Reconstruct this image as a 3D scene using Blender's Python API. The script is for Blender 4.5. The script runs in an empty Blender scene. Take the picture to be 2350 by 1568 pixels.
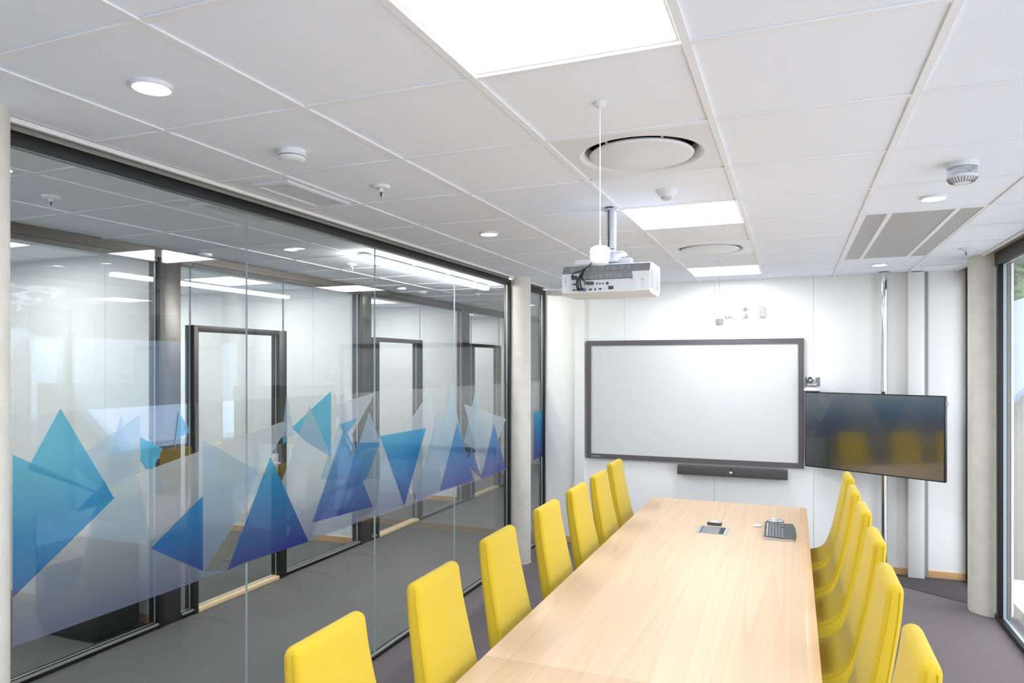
import bpy, bmesh, math, random
from mathutils import Vector, Matrix
PI = math.pi
SC = bpy.context.scene
C = SC.collection
random.seed(7)

# ------------------------------------------------------------------ camera
HC = 1.87            # camera height
CEIL = 2.687         # underside of the ceiling grid
cam_d = bpy.data.cameras.new('camera')
cam = bpy.data.objects.new('camera', cam_d)
C.objects.link(cam)
cam.location = (0, 0, HC)
cam.rotation_euler = (PI/2, 0, 0.3825)
cam_d.sensor_width = 36
cam_d.sensor_fit = 'HORIZONTAL'
cam_d.lens = 1605.0/2350*36
cam_d.shift_y = 54.0/2350
cam_d.clip_start = 0.02
SC.camera = cam

# ------------------------------------------------------------------ world, view
w = bpy.data.worlds.new('sky')
SC.world = w
w.use_nodes = True
wn = w.node_tree.nodes
wl = w.node_tree.links
wn.clear()
wo = wn.new('ShaderNodeOutputWorld')
bg = wn.new('ShaderNodeBackground')
bg.inputs[0].default_value = (0.90, 0.93, 1.0, 1)
bg.inputs[1].default_value = 3.0
wl.new(bg.outputs[0], wo.inputs[0])
SC.view_settings.view_transform = 'Standard'
SC.view_settings.look = 'None'
SC.view_settings.gamma = 1
SC.view_settings.use_curve_mapping = False
SC.view_settings.exposure = 1.20
SC.cycles.max_bounces = 10
SC.cycles.diffuse_bounces = 5
SC.cycles.glossy_bounces = 4
SC.cycles.transmission_bounces = 6
SC.cycles.transparent_max_bounces = 40
SC.cycles.sample_clamp_indirect = 4.0
SC.cycles.caustics_reflective = False
SC.cycles.caustics_refractive = False

PANEL_E = 11.0
SPOT_E = 30.0

# ------------------------------------------------------------------ materials
def s2l(c):
    return tuple((x/255/12.92 if x/255 <= 0.04045 else ((x/255+0.055)/1.055)**2.4) for x in c)

def rgba(c):
    return (*s2l(c), 1)

def mat(name, col, rough=0.6, metal=0.0, spec=0.5, emit=None, es=0.0, noise=None, bump=None, coat=0.0, sheen=0.0):
    m = bpy.data.materials.new(name)
    m.use_nodes = True
    nt = m.node_tree
    b = nt.nodes['Principled BSDF']
    b.inputs['Base Color'].default_value = rgba(col)
    b.inputs['Roughness'].default_value = rough
    b.inputs['Metallic'].default_value = metal
    b.inputs['Specular IOR Level'].default_value = spec
    b.inputs['Coat Weight'].default_value = coat
    b.inputs['Sheen Weight'].default_value = sheen
    if emit:
        b.inputs['Emission Color'].default_value = rgba(emit)
        b.inputs['Emission Strength'].default_value = es
    if noise:   # (scale, amount, second colour)
        tc = nt.nodes.new('ShaderNodeTexCoord')
        n = nt.nodes.new('ShaderNodeTexNoise')
        n.inputs['Scale'].default_value = noise[0]
        n.inputs['Detail'].default_value = 6
        mx = nt.nodes.new('ShaderNodeMix')
        mx.data_type = 'RGBA'
        mx.inputs['A'].default_value = rgba(col)
        mx.inputs['B'].default_value = rgba(noise[2])
        mr = nt.nodes.new('ShaderNodeMapRange')
        mr.inputs['From Min'].default_value = 0.3
        mr.inputs['From Max'].default_value = 0.7
        mr.inputs['To Max'].default_value = noise[1]
        nt.links.new(tc.outputs['Object'], n.inputs['Vector'])
        nt.links.new(n.outputs['Fac'], mr.inputs['Value'])
        nt.links.new(mr.outputs[0], mx.inputs['Factor'])
        nt.links.new(mx.outputs['Result'], b.inputs['Base Color'])
    if bump:    # (scale, strength, distance)
        tc = nt.nodes.new('ShaderNodeTexCoord')
        n = nt.nodes.new('ShaderNodeTexNoise')
        n.inputs['Scale'].default_value = bump[0]
        n.inputs['Detail'].default_value = 3
        bp = nt.nodes.new('ShaderNodeBump')
        bp.inputs['Strength'].default_value = bump[1]
        bp.inputs['Distance'].default_value = bump[2]
        nt.links.new(tc.outputs['Object'], n.inputs['Vector'])
        nt.links.new(n.outputs['Fac'], bp.inputs['Height'])
        nt.links.new(bp.outputs[0], b.inputs['Normal'])
    return m

def glass_mat(name, tint, base=0.045, rough=0.0, gain=1.0):
    """clear architectural glass: sees straight through, mirrors more at grazing angles"""
    m = bpy.data.materials.new(name)
    m.use_nodes = True
    nt = m.node_tree
    nt.nodes.clear()
    N, L = nt.nodes.new, nt.links.new
    out = N('ShaderNodeOutputMaterial')
    tr = N('ShaderNodeBsdfTransparent'); tr.inputs[0].default_value = (*tint, 1)
    gl = N('ShaderNodeBsdfGlossy'); gl.inputs['Roughness'].default_value = rough
    gl.inputs[0].default_value = (1, 1, 1, 1)
    ge = N('ShaderNodeNewGeometry')
    dt = N('ShaderNodeVectorMath'); dt.operation = 'DOT_PRODUCT'
    L(ge.outputs['Normal'], dt.inputs[0]); L(ge.outputs['Incoming'], dt.inputs[1])
    ab = N('ShaderNodeMath'); ab.operation = 'ABSOLUTE'; L(dt.outputs['Value'], ab.inputs[0])
    om = N('ShaderNodeMath'); om.operation = 'SUBTRACT'; om.inputs[0].default_value = 1; L(ab.outputs[0], om.inputs[1])
    pw = N('ShaderNodeMath'); pw.operation = 'POWER'; pw.inputs[1].default_value = 5; L(om.outputs[0], pw.inputs[0])
    ma = N('ShaderNodeMath'); ma.operation = 'MULTIPLY_ADD'; ma.use_clamp = True
    ma.inputs[1].default_value = (1-base)*gain; ma.inputs[2].default_value = base
    L(pw.outputs[0], ma.inputs[0])
    mx = N('ShaderNodeMixShader')
    L(ma.outputs[0], mx.inputs[0]); L(tr.outputs[0], mx.inputs[1]); L(gl.outputs[0], mx.inputs[2])
    L(mx.outputs[0], out.inputs[0])
    return m

def schlick(nt, base):
    N, L = nt.nodes.new, nt.links.new
    ge = N('ShaderNodeNewGeometry')
    dt = N('ShaderNodeVectorMath'); dt.operation = 'DOT_PRODUCT'
    L(ge.outputs['Normal'], dt.inputs[0]); L(ge.outputs['Incoming'], dt.inputs[1])
    ab = N('ShaderNodeMath'); ab.operation = 'ABSOLUTE'; L(dt.outputs['Value'], ab.inputs[0])
    om = N('ShaderNodeMath'); om.operation = 'SUBTRACT'; om.inputs[0].default_value = 1; L(ab.outputs[0], om.inputs[1])
    pw = N('ShaderNodeMath'); pw.operation = 'POWER'; pw.inputs[1].default_value = 5; L(om.outputs[0], pw.inputs[0])
    ma = N('ShaderNodeMath'); ma.operation = 'MULTIPLY_ADD'; ma.use_clamp = True
    ma.inputs[1].default_value = 1-base; ma.inputs[2].default_value = base
    L(pw.outputs[0], ma.inputs[0])
    return ma.outputs[0]

def film_mat(name, top, mid, low, alpha, tint=0.9):
    """printed translucent film; its print runs from one ink at the top to another at the bottom"""
    m = bpy.data.materials.new(name)
    m.use_nodes = True
    nt = m.node_tree
    nt.nodes.clear()
    N, L = nt.nodes.new, nt.links.new
    out = N('ShaderNodeOutputMaterial')
    tc = N('ShaderNodeTexCoord'); sx = N('ShaderNodeSeparateXYZ')
    L(tc.outputs['Object'], sx.inputs[0])
    mr = N('ShaderNodeMapRange')
    mr.inputs['From Min'].default_value = 0.88; mr.inputs['From Max'].default_value = 1.72
    L(sx.outputs['Z'], mr.inputs['Value'])
    cr = N('ShaderNodeValToRGB')
    e = cr.color_ramp.elements
    e[0].position = 0.05; e[0].color = rgba(low)
    e[1].position = 0.80; e[1].color = rgba(top)
    k = cr.color_ramp.elements.new(0.45); k.color = rgba(mid)
    L(mr.outputs[0], cr.inputs[0])
    tr = N('ShaderNodeBsdfTransparent')
    mixc = N('ShaderNodeMix'); mixc.data_type = 'RGBA'
    mixc.inputs['Factor'].default_value = 1-tint
    mixc.inputs['A'].default_value = (1, 1, 1, 1)
    L(cr.outputs[0], mixc.inputs['B']); L(mixc.outputs['Result'], tr.inputs[0])
    df = N('ShaderNodeBsdfDiffuse'); L(cr.outputs[0], df.inputs[0])
    tl = N('ShaderNodeBsdfTranslucent'); L(cr.outputs[0], tl.inputs[0])
    m1 = N('ShaderNodeMixShader'); m1.inputs[0].default_value = 0.5
    L(df.outputs[0], m1.inputs[1]); L(tl.outputs[0], m1.inputs[2])
    m2 = N('ShaderNodeMixShader'); m2.inputs[0].default_value = alpha
    L(tr.outputs[0], m2.inputs[1]); L(m1.outputs[0], m2.inputs[2])
    gl = N('ShaderNodeBsdfGlossy'); gl.inputs['Roughness'].default_value = 0.03
    gc = N('ShaderNodeMix'); gc.data_type = 'RGBA'; gc.inputs['Factor'].default_value = 0.75 if alpha > .6 else 0.5
    gc.inputs['A'].default_value = (1, 1, 1, 1)
    L(cr.outputs[0], gc.inputs['B']); L(gc.outputs['Result'], gl.inputs[0])
    m3 = N('ShaderNodeMixShader')
    L(schlick(nt, 0.085), m3.inputs[0]); L(m2.outputs[0], m3.inputs[1]); L(gl.outputs[0], m3.inputs[2])
    L(m3.outputs[0], out.inputs[0])
    return m

def wood_mat():
    m = bpy.data.materials.new('oak_veneer')
    m.use_nodes = True
    nt = m.node_tree
    N, L = nt.nodes.new, nt.links.new
    b = nt.nodes['Principled BSDF']
    tc = N('ShaderNodeTexCoord')
    mp = N('ShaderNodeMapping'); mp.inputs['Scale'].default_value = (3.4, 0.10, 3.4)
    L(tc.outputs['Object'], mp.inputs[0])
    n1 = N('ShaderNodeTexNoise'); n1.inputs['Scale'].default_value = 1.5; n1.inputs['Detail'].default_value = 2
    n1.inputs['Distortion'].default_value = 0.25
    L(mp.outputs[0], n1.inputs[0])
    mu = N('ShaderNodeMath'); mu.operation = 'MULTIPLY'; mu.inputs[1].default_value = 9
    L(n1.outputs['Fac'], mu.inputs[0])
    fr = N('ShaderNodeMath'); fr.operation = 'FRACT'; L(mu.outputs[0], fr.inputs[0])
    ramp = N('ShaderNodeValToRGB')
    e = ramp.color_ramp.elements
    e[0].position = 0.0; e[0].color = rgba((203, 172, 138))
    e[1].position = 1.0; e[1].color = rgba((210, 181, 149))
    for p, c in ((0.10, (210, 181, 148)), (0.55, (213, 185, 153)), (0.9, (216, 189, 159))):
        k = e.new(p); k.color = rgba(c)
    L(fr.outputs[0], ramp.inputs[0])
    mp2 = N('ShaderNodeMapping'); mp2.inputs['Scale'].default_value = (90, 2.2, 90)
    L(tc.outputs['Object'], mp2.inputs[0])
    n2 = N('ShaderNodeTexNoise'); n2.inputs['Scale'].default_value = 1.0; n2.inputs['Detail'].default_value = 4
    L(mp2.outputs[0], n2.inputs[0])
    mr = N('ShaderNodeMapRange'); mr.inputs['From Min'].default_value = 0.35; mr.inputs['From Max'].default_value = 0.7
    mr.inputs['To Max'].default_value = 0.35
    L(n2.outputs['Fac'], mr.inputs['Value'])
    mx = N('ShaderNodeMix'); mx.data_type = 'RGBA'
    mx.inputs['B'].default_value = rgba((203, 172, 138))
    L(mr.outputs[0], mx.inputs['Factor']); L(ramp.outputs[0], mx.inputs['A'])
    L(mx.outputs['Result'], b.inputs['Base Color'])
    b.inputs['Roughness'].default_value = 0.48
    b.inputs['Specular IOR Level'].default_value = 0.55
    return m

def dots_mat(name, col, hole, pitch, fill):
    """sheet metal with rows of square holes punched in it"""
    m = mat(name, col, 0.5)
    nt = m.node_tree
    N, L = nt.nodes.new, nt.links.new
    b = nt.nodes['Principled BSDF']
    tc = N('ShaderNodeTexCoord'); sx = N('ShaderNodeSeparateXYZ'); L(tc.outputs['Object'], sx.inputs[0])
    outs = []
    for ax, p in (('X', pitch[0]), ('Y', pitch[1])):
        d = N('ShaderNodeMath'); d.operation = 'DIVIDE'; d.inputs[1].default_value = p; L(sx.outputs[ax], d.inputs[0])
        f = N('ShaderNodeMath'); f.operation = 'FRACT'; L(d.outputs[0], f.inputs[0])
        g = N('ShaderNodeMath'); g.operation = 'LESS_THAN'; g.inputs[1].default_value = fill; L(f.outputs[0], g.inputs[0])
        outs.append(g)
    mu = N('ShaderNodeMath'); mu.operation = 'MULTIPLY'
    L(outs[0].outputs[0], mu.inputs[0]); L(outs[1].outputs[0], mu.inputs[1])
    mx = N('ShaderNodeMix'); mx.data_type = 'RGBA'
    mx.inputs['A'].default_value = rgba(col); mx.inputs['B'].default_value = rgba(hole)
    L(mu.outputs[0], mx.inputs['Factor']); L(mx.outputs['Result'], b.inputs['Base Color'])
    return m

M = dict(
    tile=mat('ceiling_tile_paint', (240, 246, 255), 0.9, spec=0.1),
    grid=mat('ceiling_grid_paint', (240, 243, 248), 0.6, spec=0.3),
    white=mat('white_paint', (236, 236, 234), 0.5),
    wall=mat('white_wall_laminate', (240, 240, 238), 0.28, spec=0.45),
    wallfar=mat('white_wall_laminate_far', (242, 244, 245), 0.5, spec=0.3),
    plastic=mat('white_plastic', (226, 230, 236), 0.35),
    cream=mat('cream_plastic', (205, 200, 186), 0.45),
    carpet=mat('brown_grey_carpet', (126, 119, 120), 0.95, spec=0.1, noise=(260, 0.55, (98, 92, 94)), bump=(420, 0.5, 0.004)),
    carpet2=mat('dark_grey_carpet', (116, 115, 114), 0.95, spec=0.1, noise=(260, 0.55, (92, 91, 91)), bump=(420, 0.5, 0.004)),
    carpet_shade=mat('painted_carpet_shadow', (90, 86, 88), 0.95, spec=0.1, noise=(260, 0.5, (74, 70, 72))),  # shadow on the carpet, put into the colour
    frame=mat('dark_bronze_frame', (27, 26, 26), 0.45),
    frame2=mat('taupe_bronze_frame', (74, 67, 61), 0.4, metal=0.3),
    post=mat('brushed_steel_post', (92, 89, 87), 0.34, metal=0.8, noise=(6, 0.5, (66, 63, 61))),
    black=mat('black_laminate', (9, 9, 10), 0.45),
    blackmetal=mat('black_powder_coat', (24, 24, 26), 0.4, metal=0.2),
    light_strip=mat('grey_gasket', (150, 150, 146), 0.5),
    oak=mat('oak_trim', (214, 172, 124), 0.5, noise=(14, 0.4, (196, 152, 104))),
    pine=mat('pine_threshold', (232, 206, 165), 0.5),
    wood=wood_mat(),
    wood_edge=mat('oak_edge_strip', (214, 176, 132), 0.35, noise=(9, 0.4, (204, 164, 120))),
    yellow=mat('yellow_wool', (200, 173, 50), 0.9, spec=0.15, noise=(700, 0.35, (192, 163, 42)), bump=(900, 0.25, 0.002), sheen=0.15),
    piping=mat('yellow_piping', (196, 160, 26), 0.85, spec=0.15),
    concrete=mat('cast_concrete', (222, 219, 210), 0.42, noise=(9, 0.6, (203, 200, 192)), bump=(30, 0.12, 0.004)),
    chrome=mat('polished_steel', (225, 225, 225), 0.08, metal=1.0),
    satin=mat('satin_aluminium', (205, 210, 214), 0.3, metal=0.85),
    panel_glow=mat('luminous_diffuser', (255, 255, 255), 0.5, emit=(238, 245, 255), es=PANEL_E),
    panel_glow_far=mat('luminous_diffuser_far', (255, 255, 255), 0.5, emit=(255, 254, 251), es=7.6),
    spot_glow=mat('luminous_lens', (255, 255, 255), 0.5, emit=(255, 250, 242), es=SPOT_E),
    whiteboard=mat('whiteboard_enamel', (211, 211, 210), 0.22, spec=0.4),
    grey_frame=mat('dark_grey_frame', (92, 88, 90), 0.45),
    speaker=mat('grey_speaker_cloth', (78, 76, 75), 0.9, bump=(900, 0.4, 0.002)),
    screen=mat('black_glass_screen', (8, 12, 20), 0.15, spec=1.0, coat=1.0),
    bezel=mat('black_bezel', (14, 14, 16), 0.3),
    lgrey=mat('light_grey_plastic', (196, 200, 204), 0.45),
    mgrey=mat('mid_grey_plastic', (126, 128, 130), 0.5),
    dgrey=mat('dark_grey_plastic', (66, 67, 70), 0.5),
    key=mat('dark_key_caps', (108, 110, 114), 0.5),
    keyrim=mat('silver_edge', (190, 190, 192), 0.3, metal=0.6),
    socket=mat('socket_plastic', (204, 204, 202), 0.4),
    port_panel=mat('port_panel', (212, 216, 222), 0.5),
    text=mat('light_print', (178, 180, 182), 0.6),
    blue=mat('blue_plug', (82, 104, 168), 0.5),
    dark=mat('dark_hollow', (40, 40, 42), 0.8),
    perf=dots_mat('perforated_sheet', (205, 205, 205), (118, 119, 120), (0.0125, 0.0125), 0.62),
    slatdark=mat('grille_hollow', (88, 88, 88), 0.8),
    glass=glass_mat('clear_glass', (0.975, 0.985, 0.98), 0.028),
    glass_far=glass_mat('clear_glass_far', (0.945, 0.962, 0.962), 0.04),
    glass_out=glass_mat('facade_glass', (0.80, 0.81, 0.82), 0.05),
    glass_edge=mat('glass_edge', (186, 202, 206), 0.2),
    clear_film=glass_mat('clear_film', (0.985, 0.99, 0.99), 0.06),
    strobe=glass_mat('clear_collar', (0.80, 0.86, 0.92), 0.25, 0.05),
    roof_light=mat('pale_blue_roof', (196, 220, 244), 0.6, noise=(1.2, 0.6, (176, 204, 236))),
    roof=mat('pale_roof', (128, 146, 168), 0.6, noise=(1.2, 0.6, (108, 126, 150))),
    render=mat('pale_render', (140, 137, 130), 0.8),
    leafy=mat('foliage_green', (62, 96, 46), 0.9, noise=(2.5, 0.9, (34, 58, 30))),
    bark=mat('bark', (90, 74, 60), 0.9),
    paving=mat('bounce_paving', (205, 204, 202), 0.9, noise=(0.8, 0.5, (190, 188, 186))),
    grass=mat('lawn', (96, 120, 70), 0.95, noise=(0.8, 0.8, (70, 96, 50))),
)
CY, BL, IN = (92, 190, 216), (38, 138, 200), (60, 72, 158)
M['screen'].node_tree.nodes['Principled BSDF'].inputs['IOR'].default_value = 1.9
M['film_strong'] = film_mat('film_strong_blue', (100, 198, 226), (52, 150, 208), (76, 90, 160), 0.70, 0.42)
M['film_mid'] = film_mat('film_mid_blue', (120, 192, 226), (84, 156, 212), (80, 98, 182), 0.56, 0.55)
M['film_light'] = film_mat('film_pale_blue', (188, 216, 236), (168, 204, 226), (150, 162, 200), 0.42, 0.80)
M['film_frost'] = film_mat('film_frosted', (216, 226, 232), (196, 212, 222), (150, 160, 186), 0.50, 0.85)

# ------------------------------------------------------------------ mesh helpers
def bm_box(bm, lo, hi, mi=0, bev=0.0, seg=2):
    r = bmesh.ops.create_cube(bm, size=1)
    vs = r['verts']
    c = [(a+b)/2 for a, b in zip(lo, hi)]
    s = [abs(b-a) for a, b in zip(lo, hi)]
    for v in vs:
        v.co = Vector((v.co.x*s[0]+c[0], v.co.y*s[1]+c[1], v.co.z*s[2]+c[2]))
    fs = set()
    for v in vs:
        fs.update(v.link_faces)
    for f in fs:
        f.material_index = mi
    if bev > 0:
        es = set()
        for v in vs:
            es.update(v.link_edges)
        r = bmesh.ops.bevel(bm, geom=list(es), offset=bev, segments=seg, affect='EDGES', profile=0.5)
        for f in r['faces']:
            f.material_index = mi
            f.smooth = True
    return bm

def bm_lathe(bm, prof, n=32, mi=0, c=(0, 0, 0), axis='Z', smooth=True):
    """prof: list of (r, h)"""
    rings = []
    for (r, h) in prof:
        ring = []
        if r < 1e-6:
            p = [0, 0, h]
            rings.append([bm.verts.new(_ax(p, axis, c))])
            continue
        for i in range(n):
            a = 2*PI*i/n
            ring.append(bm.verts.new(_ax([r*math.cos(a), r*math.sin(a), h], axis, c)))
        rings.append(ring)
    for A, B in zip(rings, rings[1:]):
        for i in range(n):
            j = (i+1) % n
            if len(A) == 1 and len(B) == 1:
                break
            if len(A) == 1:
                f = bm.faces.new((A[0], B[i], B[j]))
            elif len(B) == 1:
                f = bm.faces.new((A[i], B[0], A[j]))
            else:
                f = bm.faces.new((A[i], B[i], B[j], A[j]))
            f.material_index = mi
            f.smooth = smooth
    return bm

def _ax(p, axis, c):
    if axis == 'X':
        p = [p[2], p[0], p[1]]
    elif axis == 'Y':
        p = [p[0], p[2], p[1]]
    return Vector((p[0]+c[0], p[1]+c[1], p[2]+c[2]))

def bm_cyl(bm, r, z0, z1, c=(0, 0, 0), n=24, mi=0, axis='Z'):
    return bm_lathe(bm, [(0, z0), (r, z0), (r, z1), (0, z1)], n, mi, c, axis, True)

def bm_tube(bm, pts, r, n=8, mi=0):
    pts = [Vector(p) for p in pts]
    rings = []
    up = Vector((0, 0, 1))
    for i, p in enumerate(pts):
        d = (pts[min(i+1, len(pts)-1)]-pts[max(i-1, 0)]).normalized()
        a = d.cross(up)
        if a.length < 1e-3:
            a = d.cross(Vector((1, 0, 0)))
        a.normalize()
        b = d.cross(a).normalized()
        rings.append([bm.verts.new(p+a*(r*math.cos(2*PI*k/n))+b*(r*math.sin(2*PI*k/n))) for k in range(n)])
    for A, B in zip(rings, rings[1:]):
        for k in range(n):
            f = bm.faces.new((A[k], A[(k+1) % n], B[(k+1) % n], B[k]))
            f.smooth = True
            f.material_index = mi
    for R in (rings[0], rings[-1]):
        f = bm.faces.new(R)
        f.material_index = mi
    return bm

def bezier(p0, p1, p2, p3, n=16):
    out = []
    for i in range(n+1):
        t = i/n
        out.append(tuple((1-t)**3*a+3*(1-t)**2*t*b+3*(1-t)*t*t*c+t**3*d for a, b, c, d in zip(p0, p1, p2, p3)))
    return out

def obj(name, bm, mats, parent=None, loc=None, rot=None, autosmooth=True):
    bmesh.ops.recalc_face_normals(bm, faces=bm.faces[:])
    me = bpy.data.meshes.new(name)
    bm.to_mesh(me)
    bm.free()
    for m in (mats if isinstance(mats, (list, tuple)) else [mats]):
        me.materials.append(m)
    if autosmooth:
        try:
            me.set_sharp_from_angle(angle=math.radians(38))
        except Exception:
            pass
    o = bpy.data.objects.new(name, me)
    C.objects.link(o)
    if parent:
        o.parent = parent
    if loc:
        o.location = loc
    if rot:
        o.rotation_euler = rot
    return o

def tag(o, label, cat, group=None, kind=None):
    o['label'] = label
    if cat:
        o['category'] = cat
    if group:
        o['group'] = group
    if kind:
        o['kind'] = kind
    return o

def thing(name, label, cat, loc=(0, 0, 0), rz=0, group=None, kind=None):
    o = bpy.data.objects.new(name, None)
    o.empty_display_size = 0.1
    C.objects.link(o)
    o.location = loc
    o.rotation_euler = (0, 0, rz)
    return tag(o, label, cat, group, kind)

def struct(name, bm, mats, label, cat='room', parent=None):
    o = obj(name, bm, mats, parent)
    if parent is None:
        tag(o, label, cat, kind='structure')
    return o

def B(*boxes, bev=0.0):
    bm = bmesh.new()
    for b in boxes:
        bm_box(bm, b[0], b[1], b[2] if len(b) > 2 else 0, bev)
    return bm

def dup(root, loc, rz, label, group=None):
    r = root.copy(); C.objects.link(r)
    r.location = loc; r.rotation_euler = (0, 0, rz)
    r['label'] = label
    if group:
        r['group'] = group
    for ch in list(root.children):
        c = ch.copy(); C.objects.link(c); c.parent = r
        for g in ch.children:
            d = g.copy(); C.objects.link(d); d.parent = c
    return r

# ------------------------------------------------------------------ room shell
GX, FX, RX = -2.49, -4.20, 1.41          # meeting-room glass, far glass partition, facade
YB, YN = 7.08, -1.7                      # back wall, wall behind the camera
XF, YE = -8.3, 12.4

struct('floor', B(((GX, YN, -0.12), (RX+0.12, YE, 0))), M['carpet'], 'brown-grey carpeted floor of the meeting room', 'floor')
struct('floor', B(((XF, YN, -0.12), (GX, YE, 0))), M['carpet2'], 'dark grey carpeted floor of the corridor and rooms beyond the glass', 'floor')
bm = bmesh.new()  # thin dark sheet painted as the shadow in the window corner
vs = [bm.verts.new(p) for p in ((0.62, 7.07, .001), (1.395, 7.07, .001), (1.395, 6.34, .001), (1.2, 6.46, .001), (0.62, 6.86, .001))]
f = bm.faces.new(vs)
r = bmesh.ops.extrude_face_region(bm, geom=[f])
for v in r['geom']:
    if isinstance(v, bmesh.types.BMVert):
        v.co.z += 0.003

struct('trim_1', bm, M['carpet_shade'], 'painted shadow on the carpet in the corner by the window', 'painted shadow')

# unseen slab over the suspended ceiling, added to block sky light
struct('ceiling', B(((XF, YN, 2.86), (RX+0.3, YE, 3.0))), M['white'], 'unseen slab added above the suspended ceiling to block sky light', 'ceiling')

def ceiling_field(idx, x0, x1, y0, y1, gx, gy, step, skip, label, gap=None):
    """tiles set a little above a grid of 24 mm tees"""
    xs = [x0] + [x for x in sorted(gx) if x0+0.03 < x < x1-0.03] + [x1]
    ys = [y0] + [y for y in gy if y0+0.03 < y < y1-0.03] + [y1]
    bm = bmesh.new()
    for a, b in zip(xs, xs[1:]):
        for c, d in zip(ys, ys[1:]):
            cx, cy = (a+b)/2, (c+d)/2
            if any(abs(cx-s[0]) < s[2] and abs(cy-s[1]) < s[3] for s in skip):
                continue
            bm_box(bm, (a+.002, c+.002, CEIL+.007), (b-.002, d-.002, CEIL+.022))
    struct('ceiling', bm, M['tile'], label, 'ceiling')
    bm = bmesh.new()
    for x in xs[1:-1]:
        bm_box(bm, (x-.012, y0, CEIL), (x+.012, y1, CEIL+.0062), 0, .0008, 1)
    for y in ys[1:-1]:
        for a, b in zip(xs, xs[1:]):
            if gap and gap[0] < (a+b)/2 < gap[1] and gap[2] < y < gap[3]:
                continue
            bm_box(bm, (a+.0121, y-.012, CEIL+.0006), (b-.0121, y+.012, CEIL+.0068), 0, .0008, 1)
    struct('trim_%d' % idx, bm, M['grid'], label.replace('tiles', 'grid'), 'ceiling grid')

gx_room = [-.253+.598*i for i in range(-4, 4)]
gy_room = [1.822+.6035*i for i in range(-7, 11)]
S = 0.6035
def cell(i, j):      # centre of ceiling cell i across, j along
    return (-.253+.598*(i+.5), 1.822+S*(j+.5))
panel_cells = [(-1, -5), (-1, -1), (-1, 3), (-1, 7)]
diff_cells = [(-1, 1), (-1, 5)]
skip = [(*cell(i, j), .2, .2) for i, j in panel_cells+diff_cells] + [(cell(1, 0)[0], 1.822+5.5*S, .2, .95)]
ceiling_field(2, -2.40, 1.30, YN, YB, gx_room, gy_room, S, skip, 'light grey suspended ceiling tiles of the meeting room', (.33, .94, 1.822+4.3*S, 1.822+6.7*S))
gx_c = [-3.02-.6*i for i in range(0, 9)]
gy_c = [2.62+.6*i for i in range(-7, 17)]
far_panels = [(-5.12, 2.92), (-5.12, 5.32), (-5.12, 7.72), (-5.12, 10.12), (-6.92, 2.92), (-6.92, 5.32), (-6.92, 7.72), (-6.92, 10.12), (-5.12, 0.52)]  # deep, last-room and near-end panels are unseen, added to brighten the rooms
ceiling_field(3, -4.17, GX-.05, YN, YE, gx_c, gy_c, .6, [], 'suspended ceiling tiles over the corridor beyond the glass')
ceiling_field(4, XF, -4.23, YN, YE, gx_c, gy_c, .6, [(x, y, .2, .2) for x, y in far_panels], 'suspended ceiling tiles of the rooms beyond the corridor')

# back wall, in panels with thin joints
def panel_wall(y, xs, z0, z1, th=0.02):
    bm = bmesh.new()
    bm_box(bm, (xs[0], y+th, z0), (xs[-1], y+.14, z1))
    for a, b in zip(xs, xs[1:]):
        bm_box(bm, (a+.0008, y, z0), (b-.0008, y+th+.001, z1), 0, .001, 1)
    return bm
struct('wall_back', panel_wall(YB, [GX, -2.13, -1.606, -.716, .174, 1.0, RX], 0, 2.86), M['wall'], 'white panelled wall behind the whiteboard', 'wall')
struct('wall_back', B(((-.490, YB-.006, 2.125), (-.478, YB-.0005, CEIL+.005))), M['wall'], 'thin vertical cable cover on the wall above the whiteboard', 'wall')
struct('wall_back', B(((-2.128, YB-.035, 0), (-2.02, YB-.0005, CEIL+.005))), M['wall'], 'shallow white pilaster beside the whiteboard', 'wall')
struct('wall_near', B(((GX, YN-.12, 0), (RX, YN, 2.86))), M['wall'], 'white wall facing the whiteboard', 'wall')
struct('wall_corridor', B(((GX, YB+.145, 0), (GX+.12, YE, 2.86))), M['wallfar'], 'white corridor wall past the meeting room', 'wall')
struct('wall_corridor', B(((XF, YE, 0), (GX+.12, YE+.12, 2.86))), M['wallfar'], 'white wall at the end of the corridor', 'wall')
struct('wall_corridor', B(((XF, YN-.12, 0), (GX, YN, 2.86))), M['wallfar'], 'white wall closing the corridor behind', 'wall')
struct('wall_far', B(((XF-.12, YN-.12, 0), (XF, YE+.12, 2.86))), M['wallfar'], 'white rear wall of the rooms beyond the corridor', 'wall')
for i, (ya, yb) in enumerate(((3.72, 3.82), (6.16, 6.30), (8.60, 8.78), (11.0, 11.1))):
    bm = bmesh.new()
    for k, (a, b) in enumerate(zip([XF, -7.6, -6.7, -5.8, -4.78], [-7.6, -6.7, -5.8, -4.78, -4.27])):
        bm_box(bm, (a+.0015, ya, 0), (b-.0015, yb, 2.86), 0, .001, 1)
    struct('wall_far', bm, M['wallfar'], ['white cross wall behind the first glass bay', 'white cross wall behind the middle glass bay', 'white cross wall behind the third glass bay', 'white cross wall of the last room'][i], 'wall')
    struct('baseboard_far', B(((XF, ya-.012, 0), (-4.27, ya-.0005, .062))), M['oak'], ['oak skirting on the first cross wall', 'oak skirting on the middle cross wall', 'oak skirting on the third cross wall', 'oak skirting on the last cross wall'][i], 'skirting')
struct('baseboard_back', B(((GX+.03, YB-.014, 0), (-2.13, YB-.0005, .062)), ((-2.018, YB-.014, 0), (.932, YB-.0005, .062)), ((1.10, YB-.014, 0), (RX-.03, YB-.0005, .062))), M['oak'], 'oak skirting along the whiteboard wall', 'skirting')
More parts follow.
